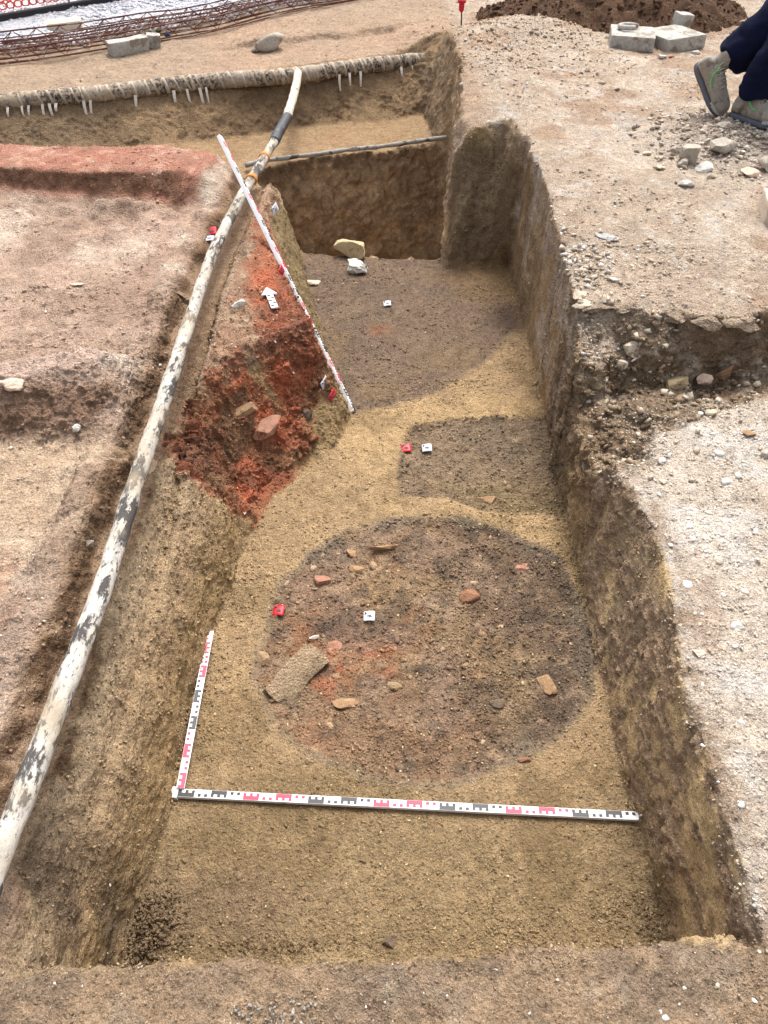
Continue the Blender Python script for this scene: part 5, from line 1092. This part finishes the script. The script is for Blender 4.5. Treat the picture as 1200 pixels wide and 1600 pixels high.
# trousers: two loose legs joined at the hips, bunched over the boots
cuffL = ankL + shinL * .075; midL = ankL.lerp(kneeL, .5); cuffR = ankR + Vector((.02, -.01, .025)); midR = ankR.lerp(kneeR, .5)
skin_mesh('trousers', [(hip + Vector((0, 0, .10)), .15), (hip, .165), (hipL, .125), (kneeL.lerp(hipL, .5), .115), (kneeL, .130), (midL, .122), (ankL.lerp(kneeL, .3), .118), (cuffL, .112), (cuffL - shinL * .03, .10),
                       (hipR, .125), (kneeR.lerp(hipR, .5), .115), (kneeR, .12), (midR, .115), (ankR.lerp(kneeR, .25), .112), (cuffR, .105), (cuffR - Vector((0, 0, .02)), .095)],
          [(0, 1), (1, 2), (2, 3), (3, 4), (4, 5), (5, 6), (6, 7), (7, 8), (1, 9), (9, 10), (10, 11), (11, 12), (12, 13), (13, 14), (14, 15)], M_NAVY, person, 1, 3, .024, 501, 6)
skin_mesh('jacket', [(hip + Vector((0, 0, .06)), .17), (hip.lerp(chest, .5), .165), (chest, .165), (neck - Vector((0, 0, .05)), .09), (shL, .085), (elL, .068), (wrL, .05), (shR, .085), (elR, .068), (wrR, .05)],
          [(0, 1), (1, 2), (2, 3), (2, 4), (4, 5), (5, 6), (2, 7), (7, 8), (8, 9)], M_JACK, person, 1, 2, .008, 503)
def boot(heel, f, upv, shin, seed):
    f = f.normalized(); u = (upv - f * upv.dot(f)).normalized(); s = u.cross(f); M = Matrix((f, s, u)).transposed() @ Matrix.Scale(1.14, 3)
    Wd = lambda x, y, z: heel + M @ Vector((x, y, z))
    prof = [(-.012, .020, .060), (.0, .031, .085), (.03, .037, .105), (.07, .038, .118), (.11, .040, .112), (.145, .044, .094), (.18, .048, .078), (.21, .049, .068), (.24, .046, .062), (.262, .038, .052), (.276, .024, .036)]
    mb = MB(); n = 18
    for (x, hw, h) in prof:
        for j in range(n):
            a = 2 * math.pi * j / n; ca_, sa_ = math.cos(a), math.sin(a)
            y = hw * math.copysign(abs(ca_) ** .75, ca_); z = .018 + h * .5 + h * .5 * math.copysign(abs(sa_) ** (.75 if sa_ < 0 else .95), sa_)
            if sa_ > 0: y *= 1 - .22 * sa_
            mb.v.append(Wd(x, y, z))
    k = len(prof); mb.f = [(i * n + j, i * n + (j + 1) % n, (i + 1) * n + (j + 1) % n, (i + 1) * n + j) for i in range(k - 1) for j in range(n)] + [tuple(range(n - 1, -1, -1)), tuple((k - 1) * n + j for j in range(n))]
    sh = (M.inverted() @ shin); sh = sh / max(.3, sh.z)
    mb.tube([Wd(.055 + sh.x * z * .35, sh.y * z * .6, z + .05) for z in (0, .03, .06, .09, .125)], [.045, .050, .049, .050, .052], 18)
    me = mb.me('t'); o = bpy.data.objects.new('t', me); COL.objects.link(o); rm = o.modifiers.new('r', 'REMESH'); rm.mode = 'VOXEL'; rm.voxel_size = .0042; smo = o.modifiers.new('s', 'SMOOTH'); smo.iterations = 6; smo.factor = .5
    dg = bpy.context.evaluated_depsgraph_get(); m2 = bpy.data.meshes.new_from_object(o.evaluated_get(dg), depsgraph=dg); bpy.data.objects.remove(o)
    V, N = get_np(m2); loc = (np.array(M.inverted()) @ (V - np.array(heel)[None]).T).T
    V = V + N * (.0018 * fbm(V.astype(np.float64), 38, 3, seed) + .0016 * np.abs(np.sin(loc[:, 0] * 170)) * (loc[:, 0] > .10) * (loc[:, 0] < .17))[:, None].astype(np.float32)
    m2.vertices.foreach_set('co', V.ravel()); m2.update(); bt = link('boot', m2, M_BOOT, person, True)
    so = MB(); ns = 26; out = []
    for j in range(ns):
        a = 2 * math.pi * j / ns; x = .132 + .154 * math.copysign(abs(math.cos(a)) ** .8, math.cos(a)); t = (x + .02) / .30; hw = np.interp(x, [-.022, 0, .06, .12, .19, .25, .286], [.03, .040, .042, .042, .053, .049, .03]); out.append((x, hw * math.copysign(abs(math.sin(a)) ** .6, math.sin(a))))
    for z, gx in ((0, .985), (.008, 1.0), (.018, 1.0), (.024, .95)): so.v += [Wd(.132 + (x - .132) * gx, y * gx, z) for x, y in out]
    so.f = [(i * ns + j, i * ns + (j + 1) % ns, (i + 1) * ns + (j + 1) % ns, (i + 1) * ns + j) for i in range(3) for j in range(ns)] + [tuple(range(ns - 1, -1, -1)), tuple(3 * ns + j for j in range(ns))]
    so.build('sole', M_SOLE, bt, True)
    tc = MB()     # toe cap shell
    for (x, hw, h) in [(.196, .0495, .058), (.200, .0505, .060), (.222, .050, .056), (.245, .047, .052), (.264, .039, .044), (.277, .026, .032), (.282, .012, .020)]:
        for j in range(13):
            a = math.pi * j / 12; tc.v.append(Wd(x, hw * math.copysign(abs(math.cos(a)) ** .75, math.cos(a)) * (1 - .2 * math.sin(a)), .022 + h * math.sin(a) ** .95))
    tc.f = [(i * 13 + j, i * 13 + j + 1, (i + 1) * 13 + j + 1, (i + 1) * 13 + j) for i in range(6) for j in range(12)]
    tc.build('toe_cap', M_TOE, bt, True)
    for kk in range(6):      # crossed laces up the front
        x = .165 - kk * .019; z = np.interp(x, [.05, .07, .11, .145, .18], [.18, .150, .128, .112, .096]); sg = 1 if kk % 2 else -1
        MB().tube([Wd(x, -.026, z - .006), Wd(x - .004 * sg, 0, z + .008), Wd(x, .026, z - .006)], .0028, 6).build('lace', M_LACE, bt, True)
    for sd_ in (-1, 1):      # green piping on both sides
        MB().tube([Wd(.085, sd_ * .052, .168), Wd(.09, sd_ * .050, .13), Wd(.095, sd_ * .046, .10), Wd(.115, sd_ * .047, .078), Wd(.145, sd_ * .050, .072)], .0038, 6).build('green_piping', M_GREEN, bt, True)
boot(heelL, fL, Vector((.30, -.62, .45)), shinL, 601)
boot(heelR, fR, Vector((0, 0, 1)), (kneeR - ankR).normalized(), 603)
